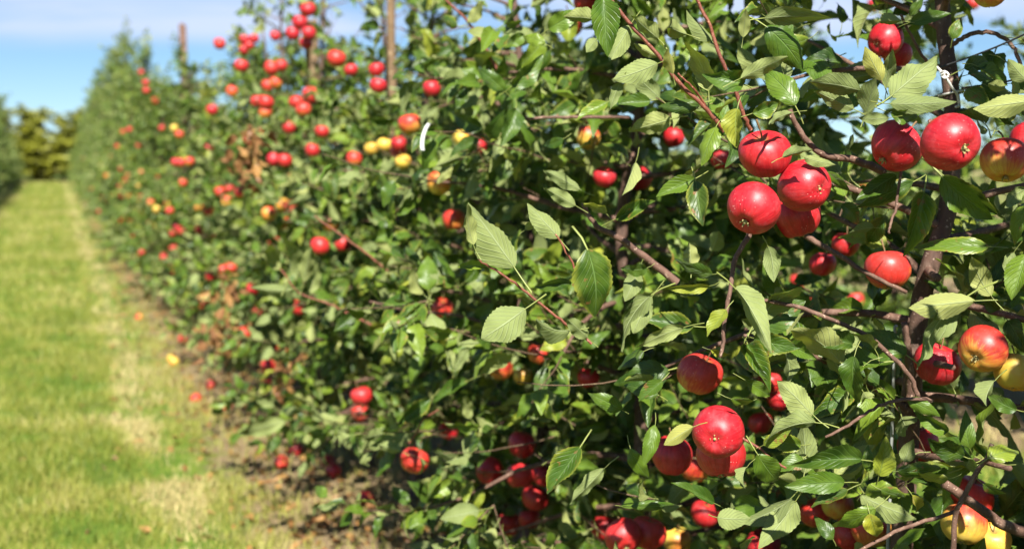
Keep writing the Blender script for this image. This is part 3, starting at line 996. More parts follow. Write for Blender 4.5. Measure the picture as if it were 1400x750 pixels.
# apple occlusion discs
ap = np.array([(p[6][0], p[6][1], p[6][2], p[6][3]) for p in placed])
hl = np.array([(0.5 * (a + c), 0.5 * (b + d), 0.5 * math.hypot(c - a, d - b), z) for a, b, c, d, s_, w_, z in HERO_LEAVES])
SKY_GAPS = [(1085, -40, 1192, 70), (1316, -40, 1420, 92), (520, -60, 560, 75), (360, -60, 395, 90), (440, -60, 500, 55),
            (640, -60, 690, 45), (705, -60, 745, 75), (0, -60, 210, 75), (340, -80, 560, 60), (560, -80, 745, 50)]
crng = np.random.default_rng(77)
S_ = np.array(sun_dir)
for i, T in enumerate(TREES):
    ctr = T['pos'] + T['Y'] * T['L'][:, None] * 0.5
    x, y, d = proj(ctr)
    keep = np.ones(len(x), bool)
    inf = (d > 0.2) & (x > -150) & (x < 1550) & (y > -150) & (y < 900)
    keep &= ~(inf & (d < 1.86) & (x > 560))                   # the near layer is set leaf by leaf
    keep &= ~(inf & (d < 2.25) & (x < 860))
    keep &= ctr[:, 0] > 0.58
    keep &= ctr[:, 2] > 0.12
    if i == 0:
        keep &= ~(inf & (x < 1400))
    for k, (ax, ay, ar, ad) in enumerate(ap):
        rr = np.hypot(x - ax, y - ay)
        near = (rr < ar * 1.0 + (8 if k < 33 or k >= N_NAMED else 15)) & (d < ad + 0.03) & inf
        if k >= 33:
            near &= crng.random(len(x)) < (0.94 if k < N_NAMED else 0.5)
        keep &= ~near
        if k < N_NAMED and 'shade' not in placed[k][4] and 'dark' not in placed[k][4] and 'behind' not in placed[k][4]:
            # these hang in the sun: no leaf stands between them and it
            q = ctr - placed[k][0]
            along = q @ S_
            off = np.linalg.norm(q - along[:, None] * S_, axis=1)
            keep &= ~((along > 0) & (off < placed[k][1] + 0.012) & (crng.random(len(x)) < 0.88))
    for (tx_, ty_, td_) in hero_tr_px[1:9]:
        keep &= ~((np.abs(x - tx_) < 26) & (np.abs(y - ty_) < 40) & (d < td_) & inf & (crng.random(len(x)) < 0.8))
    for (hx, hy, hr, hd) in hl:
        rr = np.hypot(x - hx, y - hy)
        keep &= ~((rr < hr * 1.0) & (d < hd + 0.05) & inf)
    for gi, (x0, y0, x1, y1) in enumerate(SKY_GAPS):
        ing = (x > x0) & (x < x1) & (y > y0) & (y < y1) & inf & (d > 0.5)
        keep &= ~(ing & (crng.random(len(x)) < (0.86 if gi < 8 else 0.5)))
    for kk in ('pos', 'Y', 'Z', 'L', 'W', 'rnd', 'var'):
        T[kk] = T[kk][keep]
    print('tree', i, 'leaves', keep.sum(), 'of', len(keep))

# a coarse depth buffer tells which leaves show largest; those become parts, the rest one mass
S = 4.0
BW, BH = int(PW / S), int(PH / S)
zb = np.full((BH, BW), 1e9)
ib = np.full((BH, BW), -1, np.int64)
gid = 0
for T in TREES:
    ctr = T['pos'] + T['Y'] * T['L'][:, None] * 0.5
    x, y, d = proj(ctr)
    view = C_ - ctr
    view /= np.linalg.norm(view, axis=1)[:, None]
    facing = np.abs((view * T['Z']).sum(1))
    T['gid0'] = gid
    for k in range(len(x)):
        if d[k] > 0.3 and -20 < x[k] < 1420 and -20 < y[k] < 770:
            r = T['L'][k] * FPX / d[k] * 0.33 * math.sqrt(0.25 + 0.75 * facing[k])
            x0, x1 = int(max(0, (x[k] - r) / S)), int(min(BW - 1, (x[k] + r) / S))
            y0, y1 = int(max(0, (y[k] - r) / S)), int(min(BH - 1, (y[k] + r) / S))
            if x1 >= x0 and y1 >= y0:
                z = zb[y0:y1 + 1, x0:x1 + 1]
                m = z > d[k]
                z[m] = d[k]
                ib[y0:y1 + 1, x0:x1 + 1][m] = gid + k
    gid += len(x)
for (hx, hy, hr, hd) in hl:
    pass
vis = np.bincount(ib[ib >= 0].ravel(), minlength=gid)

NTH = ['', 'first', 'second', 'third', 'fourth', 'fifth', 'sixth', 'seventh', 'eighth', 'ninth', 'tenth']
TREE_LABEL = [
    'leafy apple tree behind the arching twig, one place before the tree with the white tie',
    'apple tree with bare brown trunk, white tie and training wire, laden with big red apples',
    'dense apple tree with long red shoots, next along from the tree with the white tie',
    'apple tree carrying the shaded low bunch of red apples, with a white plastic tag',
    'apple tree with several yellow apples among the red ones',
    'apple tree growing beside the thin round stake',
    'apple tree with bare lower trunk between the thin stake and the thick post',
    'apple tree against the thick wooden post with a red bunch at its top',
    'apple tree with withered brown leaves, first beyond the thick wooden post',
]
GROUP_T = 'apple trees of the long row'


def to_matrix(p, X, Y, Z, l, wd):
    M = Matrix.Identity(4)
    for r_ in range(3):
        M[r_][0] = X[r_] * l * wd
        M[r_][1] = Y[r_] * l
        M[r_][2] = Z[r_] * l
        M[r_][3] = p[r_]
    return M


def trunk_mesh(T, rng, r0=0.026):
    tp = smooth_path(T['trunk'], 30)
    h = tp[:, 2] / max(tp[-1][2], 0.1)
    rad = r0 * (1 - 0.72 * h) + 0.012 * np.exp(-tp[:, 2] * 14)
    return tube_mesh('trunk', tp, rad, BARK, 10, 0.12, rng)


ROOTS = []
lr = np.random.default_rng(5)
for i, T in enumerate(TREES):
    root = bpy.data.objects.new('apple_tree', None)
    COL.objects.link(root)
    root.empty_display_size = 0.1
    root.location = FOOT[i]
    tag(root, TREE_LABEL[i], 'apple tree', GROUP_T)
    ROOTS.append(root)
    F0 = FOOT[i]
    obj('trunk', trunk_mesh(T, lr, 0.024 if i != 1 else 0.0235), root)
    for pts, rad in T['branches']:
        px, py, dd = proj(pts + F0)
        if i <= 1 and ((px > 1310) & (px < 1430) & (py > -40) & (py < 125)).any():
            continue
        if i <= 4 and any((np.hypot(px[2:] - q[6][0], py[2:] - q[6][1]) < q[6][2] + 12).any() and dd.min() < q[6][3] for q in placed[:N_NAMED] if q[6][3] < 4.2) and lr.random() < 0.7:
            continue
        if i <= 2 and ((dd < 1.84) & (px < 1420) & (px > 560) & (dd > 0.2)).any():
            ok = ~((dd < 1.84) & (px < 1420) & (px > 560))
            n = int(np.argmin(ok)) if not ok.all() else len(ok)
            if n < 3: continue
            pts, rad = pts[:n], rad[:n]
        obj('branch', tube_mesh('branch', pts, rad, BRANCH, 6), root)
    tw = []
    for pts, rad in T['twigs']:
        px, py, dd = proj(pts + F0)
        bad = ((dd < 1.86) & (px < 1420) & (px > 560) & (dd > 0.2)).any() or (i <= 3 and any(
            ((px > g_[0]) & (px < g_[2]) & (py > g_[1]) & (py < g_[3])).any() for g_ in SKY_GAPS))
        if bad: continue
        tw.append((pts, rad))
    o = obj('twigs', joined_tubes('twigs', tw, TWIG), root)
    o['kind'] = 'stuff'
    v = vis[T['gid0']:T['gid0'] + len(T['pos'])]
    order = np.argsort(-v)
    quota = [60, 170, 245, 275, 285, 290, 290, 200, 80][i]
    chosen = order[:quota]
    chosen = chosen[v[chosen] >= 3]
    mask = np.zeros(len(v), bool)
    mask[chosen] = True
    X = np.cross(T['Y'], T['Z'])
    tmp = T_NEAR if 0 < i < 6 else T_MID
    for k in np.nonzero(mask)[0]:
        o = bpy.data.objects.new('leaf', HERO_MESH[T['var'][k]] if i <= 4 else NEAR_MESH[T['var'][k]])
        COL.objects.link(o)
        o.parent = root
        o.matrix_basis = to_matrix(T['pos'][k] - F0, X[k], T['Y'][k], T['Z'][k], T['L'][k], T['W'][k])
    r_ = ~mask
    me = bake_leaves('foliage', tmp, T['pos'][r_] - F0, T['Y'][r_], T['Z'][r_], T['L'][r_], T['W'][r_], T['rnd'][r_], T['var'][r_])
    o = obj('foliage', me, root)
    o['kind'] = 'stuff'


# near branches, shoots and leaves read off the photograph
def owner(P):
    d = [abs(P[1] - f[1]) + (0.3 if k == 0 else 0) for k, f in enumerate(FOOT)]
    return int(np.argmin(d))


def owner_px(px, py, d):
    if d < 1.9 and px > 880: return 1
    if d < 2.2: return 2
    return max(1, owner(at(px, py, d)))


for kind, r0, r1, d, pts in HERO_BR:
    k = owner_px(*pts[len(pts) // 2], d)
    P = np.array([at(x, y, d) for x, y in pts])
    # the inner end (first point) runs back into the crown
    depth_fix = np.linspace(0.10, 0.0, len(P)) ** 1.5
    for j in range(len(P)):
        P[j] += ray(*pts[j]) * depth_fix[j]
    P = smooth_path(P, len(P) * 4)
    P += lr.normal(0, 0.0006, P.shape)
    obj(kind, tube_mesh(kind, P - FOOT[k], np.linspace(r0, r1, len(P)) / 1000, SHOOT if kind == 'shoot' else BRANCH, 8, 0.15, lr), ROOTS[k])

hr = random.Random(12)
for n, (bx, by, tx, ty, side, wf, d) in enumerate(HERO_LEAVES):
    k = owner_px(bx, by, d)
    tilt = hr.uniform(-0.028, 0.012) * (d / 1.75)
    A = at(bx, by, d)
    B = at(tx, ty, d + tilt)
    v = B - A
    l = float(np.linalg.norm(v)) * 1.06
    Y = unit(v)
    toc = unit(C_ - A)
    n_ = toc if side == 'T' else -toc
    n_ = n_ - n_.dot(Y) * Y
    n_ = unit(n_)
    a = hr.uniform(-0.6, 0.6)
    s_ = np.cross(Y, n_)
    Z = n_ * math.cos(a) + s_ * math.sin(a)
    X = np.cross(Y, Z)
    wid = wf * 0.98
    pool = HERO_MESH_Y if (n in (35, 97, 102) or hr.random() < 0.04) else HERO_MESH
    o = bpy.data.objects.new('leaf', pool[hr.randrange(len(pool))])
    COL.objects.link(o)
    o.parent = ROOTS[k]
    o.matrix_basis = to_matrix(A - FOOT[k], X, Y, Z, l, wid)

# ------------------------------------------------------------------ farther trees: shared crowns
MIDS = []
for k in range(6):
    T = grow(300 + k, 2.95, [1.75, 1.6, 1.9, 1.7, 1.5, 1.85][k], 0.66, 60, 0.25, 1.05)
    tm = trunk_mesh(T, lr)
    bm_ = joined_tubes('limbs', T['branches'] + T['twigs'][::3], BRANCH, 4)
    fm = bake_leaves('crown', T_MID, T['pos'], T['Y'], T['Z'], T['L'] * 1.08, T['W'] * 1.05, T['rnd'], T['var'])
    MIDS.append((T, tm, bm_, fm))
# a yellowing crown for the end of the alley
T_y = MIDS[0][0]
FM_Y = bake_leaves('crown', T_MID, T_y['pos'], T_y['Y'], T_y['Z'], T_y['L'] * 1.9, T_y['W'] * 1.3, T_y['rnd'], T_y['var'], LEAF_Y)


def far_tree(name, loc, k, rot, sx, sz, label, cat, group, crown=None):
    T, tm, bm_, fm = MIDS[k]
    r_ = bpy.data.objects.new(name, None)
    COL.objects.link(r_)
    r_.location = loc
    r_.rotation_euler = (0, 0, rot)
    r_.scale = (sx, sx, sz)
    tag(r_, label, cat, group)
    obj('trunk', tm, r_)
    o = obj('limbs', bm_, r_); o['kind'] = 'stuff'
    o = obj('crown', crown or fm, r_); o['kind'] = 'stuff'
    return r_


fr = random.Random(9)
FAR = []
y = 9.75
while y < 57:
    k = fr.randrange(6)
    sz = float(np.interp(y, [9, 14, 19, 24, 30, 57], [0.66, 0.68, 0.74, 0.95, 0.92, 0.95])) + fr.uniform(-0.08, 0.08) + (0.2 if fr.random() < 0.2 else 0)
    sx = 1.0 + fr.uniform(-0.06, 0.08)
    rot = fr.uniform(0, 6.28)
    if y < 16:
        lab, grp = 'slim apple tree, %s in the row past the thick wooden post' % NTH[len(FAR) + 2], 'row trees between the two posts'
    else:
        lab, grp = 'apple tree in the long row beyond the slim grey post', 'row trees beyond the slim grey post'
    o = far_tree('apple_tree', (ROW_X + fr.uniform(-0.07, 0.07), y, 0), k, rot, sx, sz, lab, 'apple tree', grp)
    FAR.append((o, k, rot, sx, sz, y))
    y += fr.uniform(0.92, 1.1)
y = 20.0
while y < 57:
    o = far_tree('apple_tree', (-2.15 + fr.uniform(-0.08, 0.08), y, 0), fr.randrange(6), fr.uniform(0, 6.28), 1.2, 1.12 + fr.uniform(-0.15, 0.15),
                 'apple tree in the row across the grass alley', 'apple tree', 'row trees across the alley')
    y += fr.uniform(0.95, 1.2)
y = 2.6
while y < 16:
    o = far_tree('apple_tree', (4.85 + fr.uniform(-0.1, 0.1), y, 0), fr.randrange(6), fr.uniform(0, 6.28), 1.0, 0.78 + fr.uniform(-0.06, 0.1),
                 'apple tree of the next row, glimpsed through the near trees', 'apple tree', 'trees of the next row')
    y += fr.uniform(1.1, 1.4)
for (x, y, s, sz) in [(-8.4 + 0.8 * k, 59.5 + 1.3 * (k % 3), 2.2, 0.90 + 0.14 * abs(math.sin(k * 2.3)) + 0.006 * (k - 10) ** 2) for k in range(20)]:
    far_tree('yellowing_tree', (x, y, 0), 0, fr.uniform(0, 6.28), s, sz, 'bushy yellow green tree closing the end of the alley', 'tree',
             'yellow green trees at the alley end', FM_Y)

# ------------------------------------------------------------------ apples
def apple_mesh(seed, rows=18, cols=24):
    rg = random.Random(seed)
    fl, asym, con = rg.uniform(0.88, 1.0), rg.uniform(-0.08, 0.08), rg.uniform(0.03, 0.10)
    ph = rg.random() * 6.28
    V, F = [], []
    for i in range(rows + 1):
        th = math.pi * i / rows                         # 0 at the stalk end
        for j in range(cols):
            a = 2 * math.pi * j / cols
            r_ = math.sin(th) ** 0.93 if 0 < i < rows else 0.0
            r_ *= 1 + con * math.cos(th) + 0.012 * math.cos(5 * a + ph) * (1 - math.cos(th)) * 0.8 + asym * math.cos(a + ph) * 0.6
            z = math.cos(th) * fl
            z -= 0.34 * math.exp(-(th / 0.33) ** 2)                        # stalk cavity
            z += 0.20 * math.exp(-((math.pi - th) / 0.30) ** 2)           # calyx basin
            z += asym * r_ * math.sin(a) * 1.2
            if th > 2.2:
                z += 0.018 * math.cos(5 * a + ph) * math.exp(-((math.pi - th - 0.42) / 0.2) ** 2) * -1
            V.append((r_ * math.cos(a), r_ * math.sin(a), z))
    for i in range(rows):
        for j in range(cols):
            k = (j + 1) % cols
            F.append((i * cols + j, (i + 1) * cols + j, (i + 1) * cols + k, i * cols + k))
    V = np.array(V) * APPLE_R
    me = poly_mesh('apple', V, F, APPLE)
    import bmesh
    bm = bmesh.new(); bm.from_mesh(me)
    bmesh.ops.remove_doubles(bm, verts=bm.verts, dist=1e-5)
    bm.to_mesh(me); bm.free()
    return me


AP_HI = [apple_mesh(k, 22, 30) for k in range(5)]
AP_LO = [apple_mesh(20 + k, 10, 14) for k in range(4)]
ST = [tube_mesh('stalk', smooth_path([(0, 0, 0.022), (0.001, 0, 0.034), (0.004 * s, 0.002, 0.046), (0.011 * s, 0.003, 0.054)], 10),
                np.linspace(0.0011, 0.0016, 10), STALK, 6) for s in (1, -1, 0.3)]


def calyx_mesh(seed):
    rg = random.Random(seed)
    V, F = [], []
    for s in range(5):
        a = s * 1.2566 + rg.uniform(-0.2, 0.2)
        b = len(V)
        for (r_, z, hw) in [(0.0012, -0.0262, 0.0016), (0.0042, -0.0285, 0.0020), (0.0068, -0.0312 + rg.uniform(-0.001, 0.001), 0.0012), (0.0058, -0.0335, 0.0003)]:
            for q in (-1, 1):
                V.append((r_ * math.cos(a) - q * hw * math.sin(a), r_ * math.sin(a) + q * hw * math.cos(a), z))
        for k in range(3):
            F.append((b + 2 * k, b + 2 * k + 1, b + 2 * k + 3, b + 2 * k + 2))
    b = len(V)
    for r_, z in [(0.0032, -0.0268), (0.0017, -0.0318)]:
        for j in range(8):
            V.append((r_ * math.cos(j * 0.785), r_ * math.sin(j * 0.785), z))
    for j in range(8):
        F.append((b + j, b + (j + 1) % 8, b + 8 + (j + 1) % 8, b + 8 + j))
    F.append(tuple(range(b + 8, b + 16)))
    return poly_mesh('calyx', np.array(V), F, CALYX)


CX = [calyx_mesh(k) for k in range(3)]
ar = random.Random(31)


def make_apple(c, rad, axis, yel, label, group, detail=True, spin=None, name='apple'):
    """axis: unit vector from the centre to the stalk end"""
    Z = unit(axis)
    t = np.array((1.0, 0.0, 0.0)) if spin is None else np.asarray(spin, float)
    X = unit(t - t.dot(Z) * Z)
    Y = np.cross(Z, X)
    o = bpy.data.objects.new(name, ar.choice(AP_HI if detail else AP_LO))
    COL.objects.link(o)
    s = rad / APPLE_R
    o.matrix_basis = to_matrix(c, X, Y, Z, s, 1.0)
    o.color = (yel, ar.random(), 0, 1)
    tag(o, label, 'apple', group)
    if detail:
        obj('stalk', ar.choice(ST), o)
        obj('calyx', ar.choice(CX), o)
    return o


G_NEAR = 'apples on the row trees'
CNT = 0
for i, (c, rad, cal, yel, lab, grp, (px, py, rp, d)) in enumerate(placed):
    if cal is not None:
        toc = unit(C_ - c)
        rx = unit(np.cross(toc, (0, 0, 1.0))) * -1
        # unit vector to the calyx
        vx, vy = cal[0] / rp, -cal[1] / rp
        q = math.sqrt(max(0.05, 1 - vx * vx - vy * vy))
        right = R_ - R_.dot(toc) * toc
        right = unit(right)
        up = unit(np.cross(toc, right))
        cdir = unit(right * vx + up * vy + toc * q)
        axis = -cdir
    else:
        axis = unit(np.array((ar.uniform(-0.4, 0.4), ar.uniform(-0.4, 0.4), 1.0)))
    if lab is None:
        pass
    toc = unit(C_ - c)
    spin = -toc + np.array((ar.uniform(-.5, .5), ar.uniform(-.5, .5), 0))
    if lab is None:
        y = c[1]
        if y < 9.2:
            k = int(np.argmin([abs(y - f) for f in TREE_Y]))
            lab = ['', '', 'small apple deep in the dense tree with long red shoots', 'small apple on the tree with the white plastic tag',
                   'red or orange apple on the tree with several yellow apples', 'red or orange apple on the tree beside the thin stake',
                   'red or orange apple on the tree between thin stake and thick post',
                   'loose red apple on the tree against the thick wooden post', 'red apple on the tree with withered brown leaves'][max(2, k)]
            grp = 'loose apples, tree %s from the tied tree' % NTH[max(2, k) - 1]
        elif y < 16:
            lab, grp = 'apple on a row tree between the thick post and the slim grey post', 'apples between the two posts'
        else:
            lab, grp = 'small red apple on a row tree beyond the slim grey post', 'apples beyond the slim grey post'
        CNT += 1
    make_apple(c, rad, axis, yel, lab, grp, d < 6.5, spin)

# more apples hanging inside the crowns of the farther trees
extra = 0
for (o, k, rot, sx, sz, ty) in FAR:
    H = MIDS[k][0]['hang']
    cr, sr = math.cos(rot), math.sin(rot)
    W = np.column_stack([(H[:, 0] * cr - H[:, 1] * sr) * sx, (H[:, 0] * sr + H[:, 1] * cr) * sx, H[:, 2] * sz])
    side = np.nonzero((W[:, 0] < -0.28) & (W[:, 2] > 0.35))[0]
    fr2 = random.Random(int(ty * 100))
    n = 5 if ty < 20 else (3 if ty < 28 else 1)
    for j in fr2.sample(list(side), min(n, len(side))):
        p = W[j] + np.array((o.location.x, o.location.y, 0)) + np.array((-0.06, -0.03, 0))
        if ty < 16:
            lab, grp = 'apple on a row tree between the thick post and the slim grey post', 'apples between the two posts'
        else:
            lab, grp = 'small red apple on a row tree beyond the slim grey post', 'apples beyond the slim grey post'
        make_apple(p, fr2.uniform(0.033, 0.039), unit((fr2.uniform(-.4, .4), fr2.uniform(-.4, .4), 1)), fr2.choice([.05, .15, .3, .4, .5, .65]), lab, grp, False)
        extra += 1
# a few on the next row and low in the near trees' shade
for (px, py, d, yel) in [(1195, 7, 6.5, .1), (1330, 5, 6.5, .3), (1180, 262, 5.6, .2), (1205, 258, 5.7, .3), (1100, 412, 5.4, .4), (1170, 410, 5.3, .3),
                         (1135, 545, 5.2, .2), (1090, 385, 5.5, .3), (640, 720, 5.4, .3), (610, 745, 5.3, .4)]:
    make_apple(at(px, py, d), 0.037, (0, 0.1, 1), yel, 'blurred apple on the next row, seen through gaps in the near tree', 'apples of the next row', False)
# windfalls
FALLEN = [(268, 551, .3), (288, 532, .2), (301, 485, .15), (330, 487, .12), (235, 496, .6), (250, 468, .2), (190, 438, .5), (404, 622, .1), (448, 640, .1),
          (456, 652, .1), (352, 490, .1), (365, 525, .1), (420, 600, .4), (330, 500, .2), (310, 560, .4), (385, 640, .5), (238, 500, .8), (500, 690, .2)]
for (px, py, yel) in FALLEN:
    p = at_ground(px, py)
    make_apple(p + np.array((0, 0, 0.027)), 0.033, (ar.uniform(-1, 1), ar.uniform(-1, 1), ar.uniform(-.3, .8)), yel,
               'fallen apple lying on the soil and grass under the trees', 'windfall apples', False, name='fallen_apple')
print('extra apples', extra, 'total', sum(1 for o in bpy.data.objects if o.get('category') == 'apple'))

# withered leaf bunches
for (px, py, X, n, rr, tr_) in [(340, 205, 0.74, 46, 0.11, 8), (310, 440, 0.72, 34, 0.13, 8), (310, 400, 0.74, 18, 0.09, 8), (395, 495, .8, 14, 0.1, 7)]:
    c = at_lat(px, py, X)
    for k in range(n):
        o = bpy.data.objects.new('leaf', HERO_MESH_B[fr.randrange(4)])
        COL.objects.link(o)
        o.parent = ROOTS[tr_]
        a = unit(lr.normal(0, 1, 3)); b = unit(lr.normal(0, 1, 3))
        Y = unit(a + np.array((0, 0, -0.8))); Z = unit(b - b.dot(Y) * Y)
        o.matrix_basis = to_matrix(c + lr.normal(0, rr * 0.55, 3) - FOOT[tr_], np.cross(Y, Z), Y, Z, fr.uniform(0.05, 0.08), 1.0)


# ------------------------------------------------------------------ posts, stake, wire, ties
def post(name, loc, h, r, label, cat, mat=WOOD, sides=12, bevel=0.01):
    zs = np.array([-0.05, 0.0, h * 0.25, h * 0.5, h * 0.75, h - bevel, h - bevel * 0.3, h])
    rad = np.array([r, r, r * 0.99, r * 0.985, r * 0.98, r * 0.975, r * 0.93, r * 0.8])
    P = np.column_stack([lr.normal(0, 0.003, 8), lr.normal(0, 0.003, 8), zs])
    o = obj(name, tube_mesh(name, P, rad, mat, sides, 0.06, lr), None, loc)
    return tag(o, label, cat)


p1 = at_lat(537, 60, 1.38)
post('stake', (p1[0], p1[1], 0), 2.5, 0.019, 'thin round wooden stake rising above the row beside red apples', 'stake')
p2 = at_lat(425, 75, 1.42)
post('wooden_post', (p2[0], p2[1], 0), 2.12, 0.042, 'thick brown wooden post with a bunch of red apples at its top', 'post')
p3 = at_lat(251, 80, 1.36)
post('wooden_post', (p3[0], p3[1], 0), 2.72, 0.04, 'slim grey post standing above the far part of the row', 'post', BRANCH)
# thin steel rod beside the first trunk
q0 = at(1224, 470, 2.02)
post('support_rod', (q0[0], q0[1], 0), q0[2] + 0.03, 0.0028, 'thin grey support rod standing beside the tied tree', 'rod', STEEL, 8, 0.002)
# training wire from the trunk
A = at(1286, 92, 2.06); B = at(1400, 43, 1.95)
B2 = A + (B - A) * 1.5
wp = np.array([A + (B2 - A) * t + np.array((0, 0, -0.006 * math.sin(math.pi * t))) for t in np.linspace(0, 1, 12)])
o = obj('training_wire', tube_mesh('training_wire', wp - A, 0.0016, WIRE, 6), None, A)
tag(o, 'taut dark training wire tied to the brown trunk', 'wire')
# white tie round the trunk
tp = smooth_path([at(1281, 92, 2.03), at(1286, 97, 2.018), at(1291, 104, 2.014), at(1297, 112, 2.012), at(1303, 122, 2.014), at(1309, 130, 2.025), at(1311, 144, 2.03),
                  at(1307, 146, 2.015)], 34)
V1, F1 = tube(tp, 0.0022, 7)
kn = smooth_path([at(1286, 99, 2.012), at(1292, 98, 2.003), at(1297, 103, 2.002), at(1292, 107, 2.004), at(1287, 103, 2.006), at(1292, 100, 2.0)], 26)
V2, F2 = tube(kn, 0.002, 7)
ring = np.array([at(1300, 128, 2.07) + 0.0195 * (math.cos(a) * R_ + math.sin(a) * F_) + U_ * 0.004 * math.cos(a) for a in np.linspace(0, 6.28, 22)])
V3, F3 = tube(ring, 0.002, 6)
V = np.vstack([V1, V2, V3])
F = list(F1) + [tuple(np.array(f) + len(V1)) for f in F2] + [tuple(np.array(f) + len(V1) + len(V2)) for f in F3]
o0 = at(1297, 112, 2.02)
o = obj('tree_tie', poly_mesh('tree_tie', V - o0, F, TIE), None, o0)
tag(o, 'knotted white tie looped round the brown trunk', 'tie')
# white plastic tag hanging in the foliage
tg = [(587, 168), (582, 176), (578, 188), (577, 200), (578, 206)]
c0 = at_lat(580, 190, 0.72)
dd = float((c0 - C_) @ F_)
P = smooth_path([at(x, y, dd) for x, y in tg], 14)
Vt, Ft = [], []
for k, p in enumerate(P):
    for sx_, sy_ in ((-1, -1), (1, -1), (1, 1), (-1, 1)):
        Vt.append(p + R_ * 0.0042 * sx_ + F_ * 0.0012 * sy_)
for k in range(len(P) - 1):
    for j in range(4):
        Ft.append((k * 4 + j, k * 4 + (j + 1) % 4, k * 4 + 4 + (j + 1) % 4, k * 4 + 4 + j))
Ft += [(0, 1, 2, 3), tuple(range(len(Vt) - 4, len(Vt)))]
o = obj('plastic_tag', poly_mesh('plastic_tag', np.array(Vt) - c0, Ft, TAG), None, c0)
tag(o, 'curved white plastic tag hanging among the leaves', 'tag')


# ------------------------------------------------------------------ grass
def vnoise(x, y, s, seed):
    """smooth value noise in numpy"""
    rg = np.random.default_rng(seed)
    tab = rg.random((64, 64))
    u, v = x / s, y / s
    i, j = np.floor(u).astype(int), np.floor(v).astype(int)
    fu, fv = u - i, v - j
    fu, fv = fu * fu * (3 - 2 * fu), fv * fv * (3 - 2 * fv)
    g_ = lambda a, b: tab[a % 64, b % 64]
    return (g_(i, j) * (1 - fu) * (1 - fv) + g_(i + 1, j) * fu * (1 - fv) + g_(i, j + 1) * (1 - fu) * fv + g_(i + 1, j + 1) * fu * fv)


gr = np.random.default_rng(8)
BX, BY, BS = [], [], []
for (x0, x1, y0, y1, dens, sc) in [(-2.0, 1.9, 3.4, 6.5, 9000, 0.8), (-2.4, 1.9, 6.5, 11, 3600, 1.0), (-2.6, 1.9, 11, 20, 1300, 1.5), (-2.8, 1.7, 20, 40, 300, 2.6),
                                   (-2.8, 1.7, 40, 57, 90, 3.6), (1.9, 5.4, 2.0, 14, 260, 1.8)]:
    n = int((x1 - x0) * (y1 - y0) * dens)
    BX.append(gr.uniform(x0, x1, n)); BY.append(gr.uniform(y0, y1, n)); BS.append(np.full(n, sc))
BX = np.concatenate(BX); BY = np.concatenate(BY); BS = np.concatenate(BS)
dist = np.abs(((BX - ROW_X + 1.75) % 3.5) - 1.75)
nA = vnoise(BX, BY, 0.5, 1); nB = vnoise(BX, BY, 0.16, 2); nC = vnoise(BX, BY, 1.6, 3)
gx, gy, gd = proj(np.column_stack([BX, BY, np.zeros(len(BX))]))
cover = np.clip((dist + (nA - 0.5) * 0.8 - 0.60) / 0.28, 0.14, 1) * ((gx > -60) & (gx < 1460) & (gy < 860))
keep = gr.random(len(BX)) < cover * (0.35 + 0.65 * np.clip((nB - 0.15) / 0.4, 0, 1))
BX, BY, BS, dist, nA, nB, nC = [q[keep] for q in (BX, BY, BS, dist, nA, nB, nC)]
n = len(BX)
track = 1.3 * np.exp(-((BX - 0.40 + (nA - 0.5) * 0.2) / 0.12) ** 2) + 0.5 * np.exp(-((BX + 1.15) / 0.16) ** 2)
dry = 0.12 + 0.55 * track + 0.6 * np.clip(nC - 0.40, 0, 1) + 1.1 * np.clip(nA - 0.55, 0, 1) + 0.6 * np.clip(1.05 - dist, 0, 0.6)
rndv = np.clip(gr.beta(1.6, 2.0, n) * 0.66 + dry * 0.75 + (nB - 0.5) * 0.5, 0, 1)
hgt = gr.uniform(0.015, 0.062, n) * (0.7 + 0.6 * nB) * np.sqrt(BS)
hgt *= np.where(track > 0.5, 0.75, 1.0)
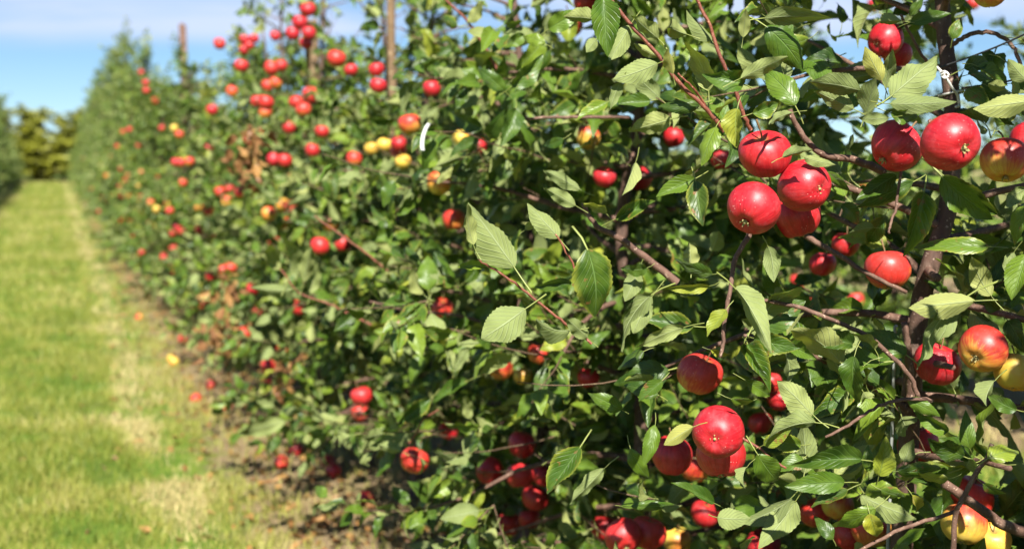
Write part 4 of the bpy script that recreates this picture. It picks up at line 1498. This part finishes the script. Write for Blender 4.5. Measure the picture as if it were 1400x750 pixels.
wdt = gr.uniform(0.0016, 0.0034, n) * BS
aa = gr.uniform(0, 6.283, n)
lean = gr.uniform(0.1, 0.9, n) * hgt
la = gr.uniform(0, 6.283, n)
base = np.column_stack([BX, BY, np.zeros(n)])
sd = np.column_stack([np.cos(aa), np.sin(aa), np.zeros(n)]) * wdt[:, None]
lv = np.column_stack([np.cos(la), np.sin(la), np.zeros(n)]) * lean[:, None]
up = np.column_stack([np.zeros(n), np.zeros(n), hgt])
V = np.stack([base - sd, base + sd, base + sd * 0.75 + up * 0.6 + lv * 0.4, base - sd * 0.75 + up * 0.6 + lv * 0.4,
              base + up + lv + sd * 0.08, base + up + lv - sd * 0.08], 1).reshape(-1, 3)
b6 = np.arange(n)[:, None] * 6
Fq = np.concatenate([b6 + np.array([[0, 1, 2, 3]]), b6 + np.array([[3, 2, 4, 5]])])
UVg = np.tile(np.array([(0, 0), (1, 0), (1, .6), (0, .6), (1, 1), (0, 1)]), (n, 1))
o = obj('grass', mesh_from('grass', V, Fq, GRASS, UVg, np.repeat(rndv, 6)))
tag(o, 'short sunlit grass with dry straw patches covering the alley', 'grass', kind='stuff')
print('blades', n)
# fallen leaves and straw bits on the soil strip
n = 4500
lx = ROW_X + gr.normal(-0.25, 0.38, n); ly = 2.2 + gr.random(n) ** 1.6 * 22
nz_ = np.column_stack([gr.normal(0, 0.25, n), gr.normal(0, 0.25, n), np.ones(n)])
nz_ /= np.linalg.norm(nz_, axis=1)[:, None]
ya = gr.uniform(0, 6.283, n)
yv = np.column_stack([np.cos(ya), np.sin(ya), np.zeros(n)])
yv -= (yv * nz_).sum(1)[:, None] * nz_
yv /= np.linalg.norm(yv, axis=1)[:, None]
me = bake_leaves('fallen_leaves', T_MID, np.column_stack([lx, ly, np.full(n, 0.012)]), yv, nz_, gr.uniform(0.03, 0.065, n), np.ones(n), gr.random(n), gr.integers(0, 12, n), LEAF_B)
o = obj('fallen_leaves', me)
tag(o, 'withered brown leaves littering the soil strip under the row', 'leaves', kind='stuff')
